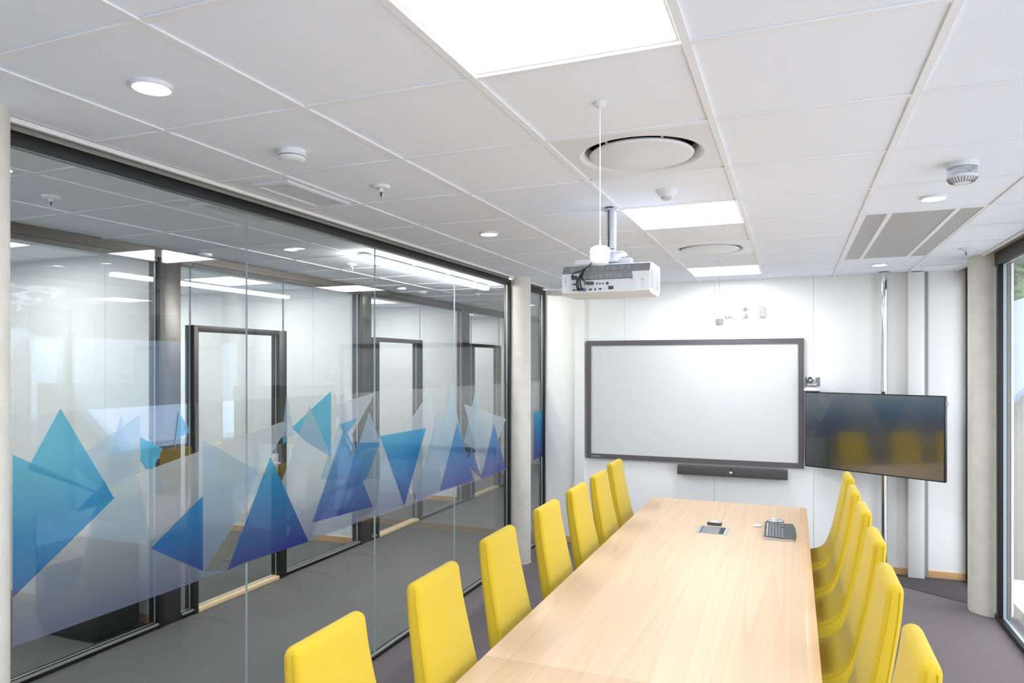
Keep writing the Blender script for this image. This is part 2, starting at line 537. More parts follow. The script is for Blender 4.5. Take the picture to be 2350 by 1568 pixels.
# white cable trunking from floor to ceiling
bm = B(((.937, YB-.075, .0), (1.062, YB-.001, CEIL)), bev=.003)
struct('trim_5', bm, M['wall'], 'white boxed trunking from floor to ceiling beside the screen', 'trim')
struct('trim_6', B(((1.064, YB-.018, .0), (1.098, YB-.001, CEIL))), M['light_strip'], 'grey strip alongside the white trunking', 'trim')

# thin L trim between ceiling and the glass
bm = B(((-2.415, YN, CEIL-.011), (-2.400, 6.02, CEIL+.006)), ((-2.415, 6.40, CEIL-.011), (-2.400, YB-.002, CEIL+.006)))
struct('trim_7', bm, M['white'], 'thin white edge trim where the ceiling meets the glass', 'trim')
struct('trim_8', B(((GX-.05, YN, CEIL), (-2.4155, 6.04, CEIL+.012)), ((GX-.05, 6.33, CEIL), (-2.4155, YB-.002, CEIL+.012)), ((GX-.03, YN, CEIL-.018), (GX+.03, 6.04, CEIL-.0005))), M['light_strip'], 'grey strip above the dark head rail of the glass', 'trim')

# ------------------------------------------------------------------ meeting-room glass (window_1, window_2)
def pane(name, x, y0, y1, z0, z1, th, mat_, parent):
    bm = B(((x-th/2, y0, z0), (x+th/2, y1, z1)))
    bm.normal_update()
    for f in bm.faces:
        f.material_index = 0 if abs(f.normal.x) > .5 else 1
    return obj(name, bm, [mat_, M['glass_edge']], parent)

def glass_run(name, label, y0, y1, seams, end_posts, mat_, x=GX, fm=None, head=(2.622, 2.668), parent=None):
    t = thing(name, label, 'glass wall', (0, 0, 0), kind='structure')
    fm = fm or M['frame']
    boxes = [((x-.03, y0, head[0]), (x+.03, y1, head[1])), ((x-.028, y0, 0), (x+.028, y1, .022))]
    for yp, wd in end_posts:
        boxes.append(((x-.03, yp-wd/2, .022), (x+.03, yp+wd/2, head[0])))
    obj('frame', B(*boxes, bev=.002), fm, t)
    obj('gasket', B(((x+.010, y0+.02, .0222), (x+.022, y1-.02, .030))), M['light_strip'], t)
    ss = [y0+.03]+seams+[y1-.03]
    for a, b in zip(ss, ss[1:]):
        pane('pane', x, a+.0025, b-.0025, .0225, head[0]-.0005, .008, mat_, t)
    return t

glass_run('window_1', 'long frameless glass wall between meeting room and corridor', YN+.002, 6.09,
          [-.70, .43, 1.564, 2.698, 3.832, 4.966], [(YN+.018, .03), (6.075, .03)], M['glass'])
glass_run('window_2', 'narrow glass panel between concrete column and whiteboard wall', 6.33, YB-.002, [], [(6.345, .03), (7.062, .032)], M['glass'])

# far glass partition with doors (window_3 ...)
bays = [(-1.69, 3.655), (3.86, 3.965), (5.0, 6.135), (6.36, 6.45), (7.45, 8.575), (8.80, 8.90), (9.90, 11.0)]
labs = ['first glass bay beyond the corridor', 'narrow glass strip between steel post and first door', 'glass bay following the first corridor door',
        'narrow glass strip before the middle door', 'glass bay following the middle corridor door', 'narrow glass strip before the last door', 'last glass bay of the far partition']
for i, (a, b) in enumerate(bays):
    t = thing('window_%d' % (i+3), labs[i], 'glass wall', kind='structure')
    obj('frame', B(((FX-.03, a, 0), (FX+.03, b, .045)), ((FX-.03, a, 2.60), (FX+.03, b, 2.66)), bev=.002), M['frame'], t)
    obj('gasket', B(((FX+.031, a, .030), (FX+.040, b, .045))), M['light_strip'], t)
    n = max(1, round((b-a)/1.1))
    for k in range(n):
        pane('pane', FX, a+(b-a)*k/n+.002, a+(b-a)*(k+1)/n-.002, .0455, 2.5995, .012, M['glass_far'], t)
# taupe header strip over the whole partition
struct('trim_9', B(((FX-.045, -1.69, 2.6605), (FX+.045, YE-.01, CEIL+.005)), ((FX+.0305, -1.69, 2.632), (FX+.045, YE-.01, 2.6600))), M['frame2'], 'taupe head rail along the far partition', 'trim')
# steel posts at the ends of the cross walls
for i, (a, b) in enumerate(((3.66, 3.855), (6.14, 6.355), (8.58, 8.795), (11.0, 11.15))):
    bm = B(((FX-.065, a, 0), (FX+.035, a+.045, 2.6600), 1), ((FX-.060, a+.046, 0), (FX+.030, b, 2.6600), 0), bev=.003)
    struct('trim_%d' % (10+i), bm, [M['post'], M['frame']], ['brushed steel post at the first cross wall', 'brushed steel post at the middle cross wall', 'brushed steel post at the third cross wall', 'brushed steel post at the last cross wall'][i], 'trim')
# doors
dl = ['tall glass corridor door in dark frame, first of the row', 'tall glass corridor door in dark frame, middle of the row', 'tall glass corridor door in dark frame, last of the row']
for i, (a, b) in enumerate(((3.965, 5.0), (6.45, 7.45), (8.90, 9.90))):
    t = thing('door_%d' % (i+1), dl[i], 'door', kind='structure')
    obj('frame', B(((FX-.05, a+.001, 0), (FX+.04, a+.046, 2.17)), ((FX-.05, b-.095, 0), (FX+.04, b-.001, 2.17)), ((FX-.05, a+.0465, 2.125), (FX+.04, b-.0955, 2.17)), bev=.002), M['frame'], t)
    pane('pane', FX, a+.047, b-.096, .041, 2.1245, .010, M['glass_far'], t)
    pane('transom_pane', FX, a+.005, b-.005, 2.1705, 2.5995, .012, M['glass_far'], t)
    obj('head_rail', B(((FX-.03, a+.001, 2.60), (FX+.03, b-.001, 2.66))), M['frame'], t)
    obj('threshold', B(((FX-.045, a+.047, 0), (FX+.045, b-.096, .035)), bev=.006), M['pine'], t)
    h = bmesh.new()
    bm_tube(h, [(FX+.035, b-.13, 1.02), (FX+.075, b-.13, 1.02), (FX+.080, b-.15, 1.02), (FX+.080, b-.25, 1.02)], .009)
    bm_box(h, (FX+.0055, b-.165, .93), (FX+.034, b-.1, 1.10), 0, .004)
    obj('handle', h, M['satin'], t)

# ------------------------------------------------------------------ facade on the window side
t = thing('window_10', 'tall facade window with dark frame beside the round column', 'window', kind='structure')
fr = [((RX-.03, YN, 0), (RX+.05, YB-.001, .035)), ((RX-.03, YN, 2.60), (RX+.05, YB-.001, 2.70))]
for y, wd in ((YN+.03, .05), (-.1, .05), (1.5, .05), (3.1, .05), (4.6, .05), (6.055, .055), (6.47, .04), (7.05, .05)):
    fr.append(((RX-.03, y-wd/2, .0355), (RX+.05, y+wd/2, 2.5995)))
obj('frame', B(*fr, bev=.003), M['frame'], t)
ys = [YN+.03, -.1, 1.5, 3.1, 4.6, 6.055, 6.47, 7.05]
for a, b in zip(ys, ys[1:]):
    pane('pane', RX+.01, a+.03, b-.03, .0355, 2.5995, .02, M['glass_out'], t)
struct('trim_14', B(((1.302, YN, CEIL-.006), (1.318, YB-.002, CEIL+.05))), M['white'], 'white edge of the ceiling along the facade', 'trim')
struct('trim_15', B(((1.3185, YN, CEIL+.012), (RX+.05, YB-.002, CEIL+.03))), mat('beige_soffit', (196, 186, 172), .6), 'beige strip above the facade window head', 'trim')
struct('wall_right', B(((RX-.03, YN, 2.7005), (RX+.3, YE, 2.86)), ((RX+.052, YB+.001, 0), (RX+.3, YE, 2.70)), ((RX+.051, YN-.12, -.4), (RX+.3, YE, -.121))), M['render'], 'outer wall edge over the facade window', 'wall')

# ------------------------------------------------------------------ concrete columns
def column(n, x, y, r, label):
    bm = bmesh.new()
    bm_lathe(bm, [(r, .001), (r, 2.859)], 64)
    bm2 = bmesh.new()
    o = obj('column_%d' % n, bm, M['concrete'])
    tag(o, label, 'column', kind='structure')
    o.location = (x, y, 0)
    rnd = random.Random(n)
    for k in range(60):
        a = rnd.uniform(0, 2*PI); z = rnd.uniform(.05, 2.6); s = rnd.uniform(.0012, .0032)
        bm_lathe(bm2, [(0, -.0003), (s, 0), (s*.6, .0006), (0, .0008)], 8, 0, (0, 0, 0))
        # rotate the last ring set onto the column surface
        bm2.verts.ensure_lookup_table()
        vs = bm2.verts[-(1+8+8+1):]
        mtx = Matrix.Rotation(a, 4, 'Z') @ Matrix.Translation((r, 0, z)) @ Matrix.Rotation(PI/2, 4, 'Y')
        for v in vs:
            v.co = mtx @ v.co
    obj('pore_speck', bm2, M['mgrey'], o)
    if n != 2:
        return
    bm3 = bmesh.new()
    bm_lathe(bm3, [(r+.001, .001), (r+.004, .001), (r+.0015, .005)], 48)
    obj('sealant_bead', bm3, M['white'], o)
column(1, -2.434, 1.393, .130, 'thick round concrete column close to the camera at the glass wall')
column(2, -2.432, 6.205, .120, 'round pitted concrete column at the end of the long glass wall')
column(3, 1.385, 6.27, .145, 'round smooth concrete column beside the facade window')

# ------------------------------------------------------------------ ceiling lights
def light_panel(x, y, label, group, e=None):
    t = thing('ceiling_light_panel', label, 'ceiling light', (x, y, CEIL), 0, group)
    h = .2895
    obj('light_frame', B(((-h, -h, .0070), (h, -h+.012, .016)), ((-h, h-.012, .0070), (h, h, .016)), ((-h, -h+.0121, .0070), (-h+.012, h-.0121, .016)), ((h-.012, -h+.0121, .0070), (h, h-.0121, .016))), M['white'], t)
    obj('diffuser', B(((-h+.0125, -h+.0125, .009), (h-.0125, h-.0125, .014))), e or M['panel_glow'], t)
    return t
pl = ['square light panel behind the camera position', 'large square light panel directly above the near end of the table',
      'square light panel beside the projector pole', 'square light panel close to the whiteboard wall']
for (i, j), l in zip(panel_cells, pl):
    light_panel(*cell(i, j), l, 'light panels over the table')
for k, (x, y) in enumerate(far_panels):
    light_panel(x, y, 'square light panel in the room past the corridor, ' + ['first cross wall side', 'through the first door', 'through the middle door', 'added for brightness in the last room', 'added for brightness deep in the first room', 'added for brightness deep in the second room', 'added for brightness deep in the third room', 'added for brightness deep in the last room', 'added for brightness at the near end of the building'][k], 'light panels in the far rooms', M['panel_glow_far'])

def downlight(x, y, label, r=.058, group='recessed round downlights'):
    t = thing('downlight', label, 'downlight', (x, y, CEIL), 0, group)
    bm = bmesh.new()
    bm_lathe(bm, [(r*.80, .0068), (r*.80, -.001), (r*.9, -.006), (r*.98, -.004), (r, .0068)], 40)
    obj('trim_ring', bm, M['plastic'], t)
    bm = bmesh.new()
    bm_lathe(bm, [(0, .002), (r*.78, .002), (r*.78, .0066), (0, .0066)], 32)
    obj('lens', bm, M['spot_glow'], t)
downlight(-1.750, 1.512, 'round recessed downlight nearest the big concrete column'.replace('nearest', 'close to'))
downlight(-1.760, 3.990, 'round recessed downlight beyond the sprinkler in front of the glass wall')
downlight(.636, 3.945, 'round recessed downlight between smoke alarm and big perforated vent')
downlight(.652, 6.405, 'round recessed downlight above the TV pole')
downlight(-1.75, -.6, 'round recessed downlight over the near end of the room')
downlight(.64, 1.5, 'round recessed downlight over the near chairs')
downlight(-3.285, 3.99, 'corridor downlight in front of the first door', .05, 'corridor downlights')
downlight(-3.06, 1.90, 'corridor downlight behind the big concrete column', .05, 'corridor downlights')
downlight(-3.87, 6.47, 'corridor downlight in front of the middle door', .05, 'corridor downlights')
downlight(-3.30, 8.9, 'corridor downlight at the far end', .05, 'corridor downlights')

# corridor linear light
t = thing('linear_light', 'long slim white linear luminaire on the corridor ceiling', 'ceiling light', (-2.93, 5.45, CEIL-.001))
obj('housing', B(((-.037, -1.13, -.012), (.037, 1.13, .0)), bev=.002), M['plastic'], t)
obj('diffuser', B(((-.033, -1.12, -.045), (.033, 1.12, -.0125)), bev=.003), mat('linear_glow', (255, 255, 255), .5, emit=(255, 253, 250), es=42.0), t)

t = thing('linear_light', 'unseen slim luminaire added to brighten the corridor ceiling behind the big column', 'ceiling light', (-2.93, -.45, CEIL-.001))  # out of view, added to lift the corridor ceiling
obj('housing', B(((-.037, -1.13, -.012), (.037, 1.13, .0)), bev=.002), M['plastic'], t)
obj('diffuser', B(((-.033, -1.12, -.045), (.033, 1.12, -.0125)), bev=.003), bpy.data.materials['linear_glow'], t)

# ------------------------------------------------------------------ round air diffusers
def air_diffuser(x, y, label):
    t = thing('air_diffuser', label, 'air vent', (x, y, CEIL), 0, 'round air diffusers')
    bm = bmesh.new()
    n = 64; R = .247; h = .2895
    ring, sq = [], []
    for i in range(n):
        a = 2*PI*(i+.5)/n
        ca, sa = math.cos(a), math.sin(a)
        k = h/max(abs(ca), abs(sa))
        ring.append(bm.verts.new((R*ca, R*sa, .002)))
        sq.append(bm.verts.new((k*ca, k*sa, .004)))
    for i in range(n):
        bm.faces.new((ring[i], ring[(i+1) % n], sq[(i+1) % n], sq[i]))
    prof = [(R, .002), (R-.004, .001), (R-.014, .004), (R-.026, .014), (R-.033, .030), (R-.036, .055)]
    bm_lathe(bm, prof, n)
    bmesh.ops.remove_doubles(bm, verts=bm.verts[:], dist=.0004)
    obj('plate', bm, M['plastic'], t)
    bm = bmesh.new()
    bm_lathe(bm, [(R-.0355, .0555), (R-.0355, .09), (0, .09)], n)
    obj('duct', bm, M['dark'], t)
    bm = bmesh.new()
    bm_lathe(bm, [(0, -.004), (R-.060, -.003), (R-.049, .000), (R-.046, .004), (R-.050, .010), (0, .010)], n)
    obj('cover_disc', bm, M['plastic'], t)
    for a in (.4, 1.5, 2.6, 4.2, 5.3):
        bm = bmesh.new()
        ca, sa = math.cos(a), math.sin(a)
        bm_tube(bm, [((R-.055)*ca, (R-.055)*sa, .0105), ((R-.037)*ca, (R-.037)*sa, .030)], .005)
        obj('bracket', bm, M['lgrey'], t)
air_diffuser(*cell(-1, 1), 'large round air diffuser between the near light panel and the projector')
air_diffuser(*cell(-1, 5), 'round air diffuser between the two light panels by the whiteboard')

# ------------------------------------------------------------------ big perforated vent
vx, vy = cell(1, 0)[0], 1.822+5.5*S
t = thing('ceiling_vent', 'large perforated ceiling vent in three strips by the facade', 'air vent', (vx, vy, CEIL))
H2, L2_ = .286, 1.5*S-.014
xs = [(-H2+.012, -H2+.115), (-H2+.140, H2-.140), (H2-.115, H2-.012)]
for k, (a, b) in enumerate(xs):
    obj('perforated_panel', B(((a, -L2_+.02, .0045), (b, L2_-.02, .0065))), M['perf'], t)
fb = [((-H2, -L2_, .002), (H2, -L2_+.0195, .012)), ((-H2, L2_-.0195, .002), (H2, L2_, .012))]
ed = [-H2] + [v for ab in xs for v in ab] + [H2]
for k in range(0, len(ed), 2):
    fb.append(((ed[k], -L2_+.0196, .002), (ed[k+1], L2_-.0196, .012)))
obj('vent_frame', B(*fb), M['grid'], t)

# small slatted grilles
def grille(x, y, w_, l_, label):
    t = thing('ceiling_grille', label, 'air vent', (x, y, CEIL), 0, 'narrow slatted ceiling grilles')
    a, b = w_/2, l_/2
    obj('grille_frame', B(((-a, -b, -.008), (a, -b+.022, .0065)), ((-a, b-.022, -.008), (a, b, .0065)), ((-a, -b+.0221, -.008), (-a+.022, b-.0221, .0065)), ((a-.022, -b+.0221, -.008), (a, b-.0221, .0065))), M['plastic'], t)
    bm = bmesh.new()
    n = 13
    for k in range(n):
        xx = -a+.024+(w_-.048)*(k+.5)/n
        bm_box(bm, (xx-.0020, -b+.0225, -.0010), (xx+.0020, b-.0225, .0004))
    for k in range(1, 30):
        yy = -b+.022+(l_-.044)*k/30
        bm_box(bm, (-a+.0225, yy-.0014, -.0012), (a-.0225, yy+.0014, .0002))
    obj('slats', bm, M['grid'], t)
    obj('grille_back', B(((-a+.0225, -b+.0225, .0014), (a-.0225, b-.0225, .006))), M['slatdark'], t)
grille(-2.178, 2.735, .205, .47, 'narrow slatted grille in the meeting room ceiling by the glass')
grille(-2.742, 2.93, .21, .49, 'narrow slatted grille in the corridor ceiling behind the glass')

# ------------------------------------------------------------------ sprinklers, alarms, sensors
def sprinkler(x, y, label):
    t = thing('sprinkler', label, 'sprinkler', (x, y, CEIL), 0, 'fire sprinklers')
    bm = bmesh.new()
    bm_lathe(bm, [(0, -.004), (.014, -.004), (.03, -.010), (.040, -.006), (.041, .0068), (0, .0068)], 32)
    obj('escutcheon', bm, M['plastic'], t)
    bm = bmesh.new()
    bm_cyl(bm, .011, -.022, -.0045, n=16)
    for s in (-1, 1):
        bm_tube(bm, [(s*.010, 0, -.022), (s*.013, 0, -.033), (s*.006, 0, -.044), (0, 0, -.048)], .0026, 8)
    bm_lathe(bm, [(0, -.050), (.016, -.051), (.016, -.048), (0, -.048)], 16)
    obj('frame_arms', bm, M['plastic'], t)
    bm = bmesh.new()
    bm_cyl(bm, .0035, -.044, -.0222, n=10)
    obj('glass_bulb', bm, M['dgrey'], t)
sprinkler(-1.757, 2.757, 'white sprinkler head beyond the slim smoke detector, room side of the glass')
sprinkler(1.13, 5.77, 'small sprinkler head above the column by the facade')
sprinkler(-3.354, 2.322, 'sprinkler head in the corridor behind the big concrete column')
sprinkler(-3.34, 4.80, 'sprinkler head in the corridor beside the linear light')
sprinkler(-3.36, 7.32, 'sprinkler head in the corridor past the linear light')

t = thing('smoke_detector', 'slim white round smoke detector in front of the glass wall', 'smoke detector', (-1.787, 2.177, CEIL))
bm = bmesh.new()
bm_lathe(bm, [(0, .0068), (.052, .0068), (.053, -.012), (.050, -.016)], 40)
obj('base', bm, M['plastic'], t)
bm = bmesh.new()
bm_lathe(bm, [(.046, -.0162), (.0505, -.019), (.050, -.030), (.040, -.037), (.030, -.036), (0, -.038)], 40)
obj('cap', bm, M['plastic'], t)

t = thing('smoke_alarm', 'tall white smoke alarm with clear strobe collar near the facade', 'smoke alarm', (.638, 3.329, CEIL))
bm = bmesh.new()
bm_lathe(bm, [(0, .0068), (.058, .0068), (.058, -.010), (.055, -.014), (0, -.014)], 40)
obj('base', bm, M['plastic'], t)
bm = bmesh.new()
bm_lathe(bm, [(.050, -.0145), (.055, -.016), (.053, -.043), (.050, -.0445)], 40)
obj('clear_collar', bm, M['strobe'], t)
bm = bmesh.new()
bm_lathe(bm, [(.038, -.0145), (.036, -.044)], 24)
obj('strobe_core', bm, M['chrome'], t)
bm = bmesh.new()
bm_lathe(bm, [(0, -.045), (.054, -.045), (.054, -.056), (.044, -.070), (.028, -.077), (0, -.078)], 40)
obj('cap', bm, M['plastic'], t)
bm = bmesh.new()
for k in range(28):
    a = 2*PI*k/28
    ca, sa = math.cos(a), math.sin(a)
    bm_tube(bm, [(.0542*ca, .0542*sa, -.0575), (.0448*ca, .0448*sa, -.0705), (.032*ca, .032*sa, -.0762)], .0016, 5)
obj('vent_slot', bm, M['mgrey'], t)

t = thing('motion_sensor', 'small white domed motion sensor before the middle light panel', 'motion sensor', (-.554, 3.329, CEIL))
bm = bmesh.new()
bm_lathe(bm, [(0, .0068), (.052, .0068), (.052, .001), (.046, -.006), (.034, -.018), (.028, -.026)], 40)
obj('housing', bm, M['plastic'], t)
bm = bmesh.new()
bm_lathe(bm, [(.0275, -.0262), (.025, -.034), (.014, -.041), (0, -.043)], 32)
obj('lens_dome', bm, M['lgrey'], t)
t = thing('motion_sensor', 'small round sensor on the corridor ceiling past the linear light', 'motion sensor', (-3.86, 6.9, CEIL))
bm = bmesh.new()
bm_lathe(bm, [(0, .0068), (.052, .0068), (.05, -.01), (.02, -.02), (0, -.022)], 32)
obj('housing', bm, M['plastic'], t)
t = thing('motion_sensor', 'small round sensor on the corridor ceiling before the first door', 'motion sensor', (-4.04, 3.95, CEIL))
bm = bmesh.new()
bm_lathe(bm, [(0, .0068), (.052, .0068), (.05, -.01), (.02, -.02), (0, -.022)], 32)
obj('housing', bm, M['plastic'], t)

# pendant microphones
def pendant(x, y, zt, r, m_, label, group='hanging microphones'):
    t = thing('pendant_microphone', label, 'microphone', (x, y, CEIL), 0, group)
    bm = bmesh.new()
    bm_lathe(bm, [(0, .0068), (.020, .0068), (.020, -.002), (.010, -.009), (.004, -.012), (0, -.012)], 24)
    obj('ceiling_cup', bm, M['plastic'], t)
    d = zt-CEIL
    bm = bmesh.new()
    bm_lathe(bm, [(0, d+.003), (.0035, d+.003), (.0032, d+.018), (.0016, d+.026), (.0016, -.0122), (0, -.0122)], 10)
    obj('cable', bm, m_, t)
    bm = bmesh.new()
    bm_lathe(bm, [(0, d+.0028), (r*.62, d+.0025), (r*.92, d-.004), (r, d-.016), (r, d-.0225), (0, d-.0225)], 40)
    obj('microphone_cap', bm, m_, t)
    bm = bmesh.new()
    bm_lathe(bm, [(0, d-.0230), (r*.965, d-.0230), (r*.93, d-.036), (r*.80, d-.052), (r*.66, d-.0555), (0, d-.0557)], 40)
    obj('microphone_body', bm, m_, t)
pendant(-.562, 2.137, 2.240, .0325, M['plastic'], 'white microphone hanging on a thin cable in front of the projector')
pendant(-.540, 5.72, 2.238, .0325, M['cream'], 'beige microphone hanging on a thin cable above the whiteboard')

# ------------------------------------------------------------------ printed film on the glass (runs .89 m to 1.72 m above the floor)
FILM = [
    ('s', [(3.368, 1.72), (3.026, 1.537), (3.123, 1.46), (3.368, 1.335)]),
    ('l', [(2.003, 1.669), (1.859, 1.206), (2.15, 1.138)]),
    ('l', [(2.091, 1.666), (1.795, 1.508), (1.922, 1.377), (2.091, 1.434)]),
    ('f', [(3.03, 1.586), (2.079, 1.427), (2.146, 1.139), (2.422, 0.934)]),
    ('f', [(1.585, 1.072), (1.889, 1.282), (2.146, 1.185), (2.422, 0.934), (2.565, 0.898), (1.585, 0.901)]),
    ('l', [(2.417, 1.534), (2.833, 1.303), (2.422, 0.934)]),
    ('f', [(3.171, 1.646), (2.94, 1.251), (2.957, 1.042), (3.171, 0.901), (3.46, 1.195)]),
    ('l', [(2.985, 1.72), (2.944, 1.489), (3.047, 1.491)]),
    ('l', [(3.503, 1.633), (3.267, 1.224), (3.7, 1.147)]),
    ('f', [(3.832, 1.697), (3.38, 1.632), (3.539, 1.414)]),
    ('l', [(3.758, 1.576), (3.409, 0.998), (4.184, 0.902)]),
    ('f', [(4.557, 1.684), (4.155, 1.408), (4.272, 1.005), (4.382, 0.906), (4.75, 0.92)]),
    ('l', [(4.881, 1.72), (4.672, 1.142), (5.254, 0.959)]),
    ('l', [(4.693, 1.541), (4.327, 0.903), (5.106, 0.903)]),
    ('l', [(5.34, 1.654), (5.122, 1.244), (5.688, 1.012)]),
    ('f', [(5.122, 1.555), (6.022, 1.367), (5.518, 0.893)]),
    ('f', [(2.957, 1.042), (3.152, 0.898), (4.272, 0.91), (4.327, 0.903), (4.184, 1.085), (3.539, 1.183)]),
    ('s', [(1.753, 1.712), (1.634, 1.505), (1.974, 1.341)]),
    ('s', [(1.585, 1.562), (1.969, 1.343), (1.585, 1.072)]),
    ('s', [(1.931, 1.418), (1.815, 1.327), (1.827, 1.321), (1.969, 1.343)]),
    ('s', [(2.091, 1.573), (2.161, 1.536), (2.198, 1.515), (2.155, 1.443), (2.118, 1.437), (2.091, 1.477)]),
    ('m', [(2.284, 1.667), (2.348, 1.576), (2.273, 1.545), (2.261, 1.508)]),
    ('s', [(2.417, 1.278), (2.14, 1.106), (2.417, 0.936)]),
    ('s', [(2.858, 1.402), (2.565, 0.9), (2.675, 0.906), (3.16, 0.896)]),
    ('s', [(2.954, 1.493), (2.988, 1.476), (2.954, 1.45)]),
    ('m', [(3.443, 1.518), (3.639, 1.548), (3.521, 1.46), (3.62, 1.317)]),
    ('m', [(3.482, 1.481), (3.194, 0.993), (3.792, 0.97)]),
    ('s', [(3.878, 1.41), (4.491, 1.41), (4.184, 0.902)]),
    ('m', [(3.629, 1.391), (3.878, 1.371), (3.724, 1.155), (3.495, 1.101)]),
    ('m', [(5.003, 1.412), (4.707, 0.917), (5.323, 0.898)]),
    ('m', [(5.736, 1.344), (5.464, 0.895), (6.022, 0.893)]),
    ('m', [(5.271, 1.185), (5.171, 1.078), (5.464, 0.899)]),
    ('m', [(3.495, 1.101), (3.418, 0.982), (3.575, 0.982)]),
    ('m', [(3.019, 1.018), (2.957, 0.9), (3.16, 0.896)]),
]
FILM2 = [('s', [(6.776, 1.385), (7.117, 1.387), (7.117, 0.893), (6.776, 0.893)])]
FM = {'s': 'film_strong', 'm': 'film_mid', 'l': 'film_light', 'f': 'film_frost'}
def film(label, tris, x):
    t = thing('window_film', label, 'window film', (0, 0, 0))
    for i, (k, q) in enumerate(tris):
        bm = bmesh.new()
        xx = x+.00015*i
        bm.faces.new([bm.verts.new((xx, y, z)) for y, z in q])
        obj('film_triangle', bm, M[FM[k]], t, autosmooth=False)
    return t
def clear_sheet(t, y0, y1, x):
    obj('clear_base', B(((x, y0, .893), (x+.0003, y1, 1.700))), M['clear_film'], t)
f_ = film('translucent film of overlapping blue triangles across the long glass wall', FILM, GX+.0052)
clear_sheet(f_, 1.57, 6.055, GX+.0045)
f_ = film('strip of blue film on the narrow glass beside the concrete column', FILM2, GX+.0052)
clear_sheet(f_, 6.365, 7.04, GX+.0045)

# ------------------------------------------------------------------ conference table
TZ = .75
t = thing('conference_table', 'long oak veneer conference table down the middle of the room', 'table', (-.505, 3.2, 0))
def top(y0, y1):
    return B(((-.6, y0, TZ-.030), (.553, y1, TZ)), bev=.0008)
obj('tabletop', top(-.738, 2.742), M['wood'], t)
obj('edge_strip', B(((.5532, -.738, TZ-.030), (.6, 2.742, TZ)), ((.5532, -2.65, TZ-.030), (.6, -.7395, TZ)), bev=.0008), M['wood_edge'], t)
o = obj('tabletop', top(-2.65, -.7395), M['wood'], t)
for y in (-1.9, .25, 2.1):
    obj('pedestal', B(((-.16, y-.3, .012), (.16, y+.3, TZ-.0305)), ((-.19, y-.33, 0), (.19, y+.33, .0118)), bev=.004), M['black'], t)

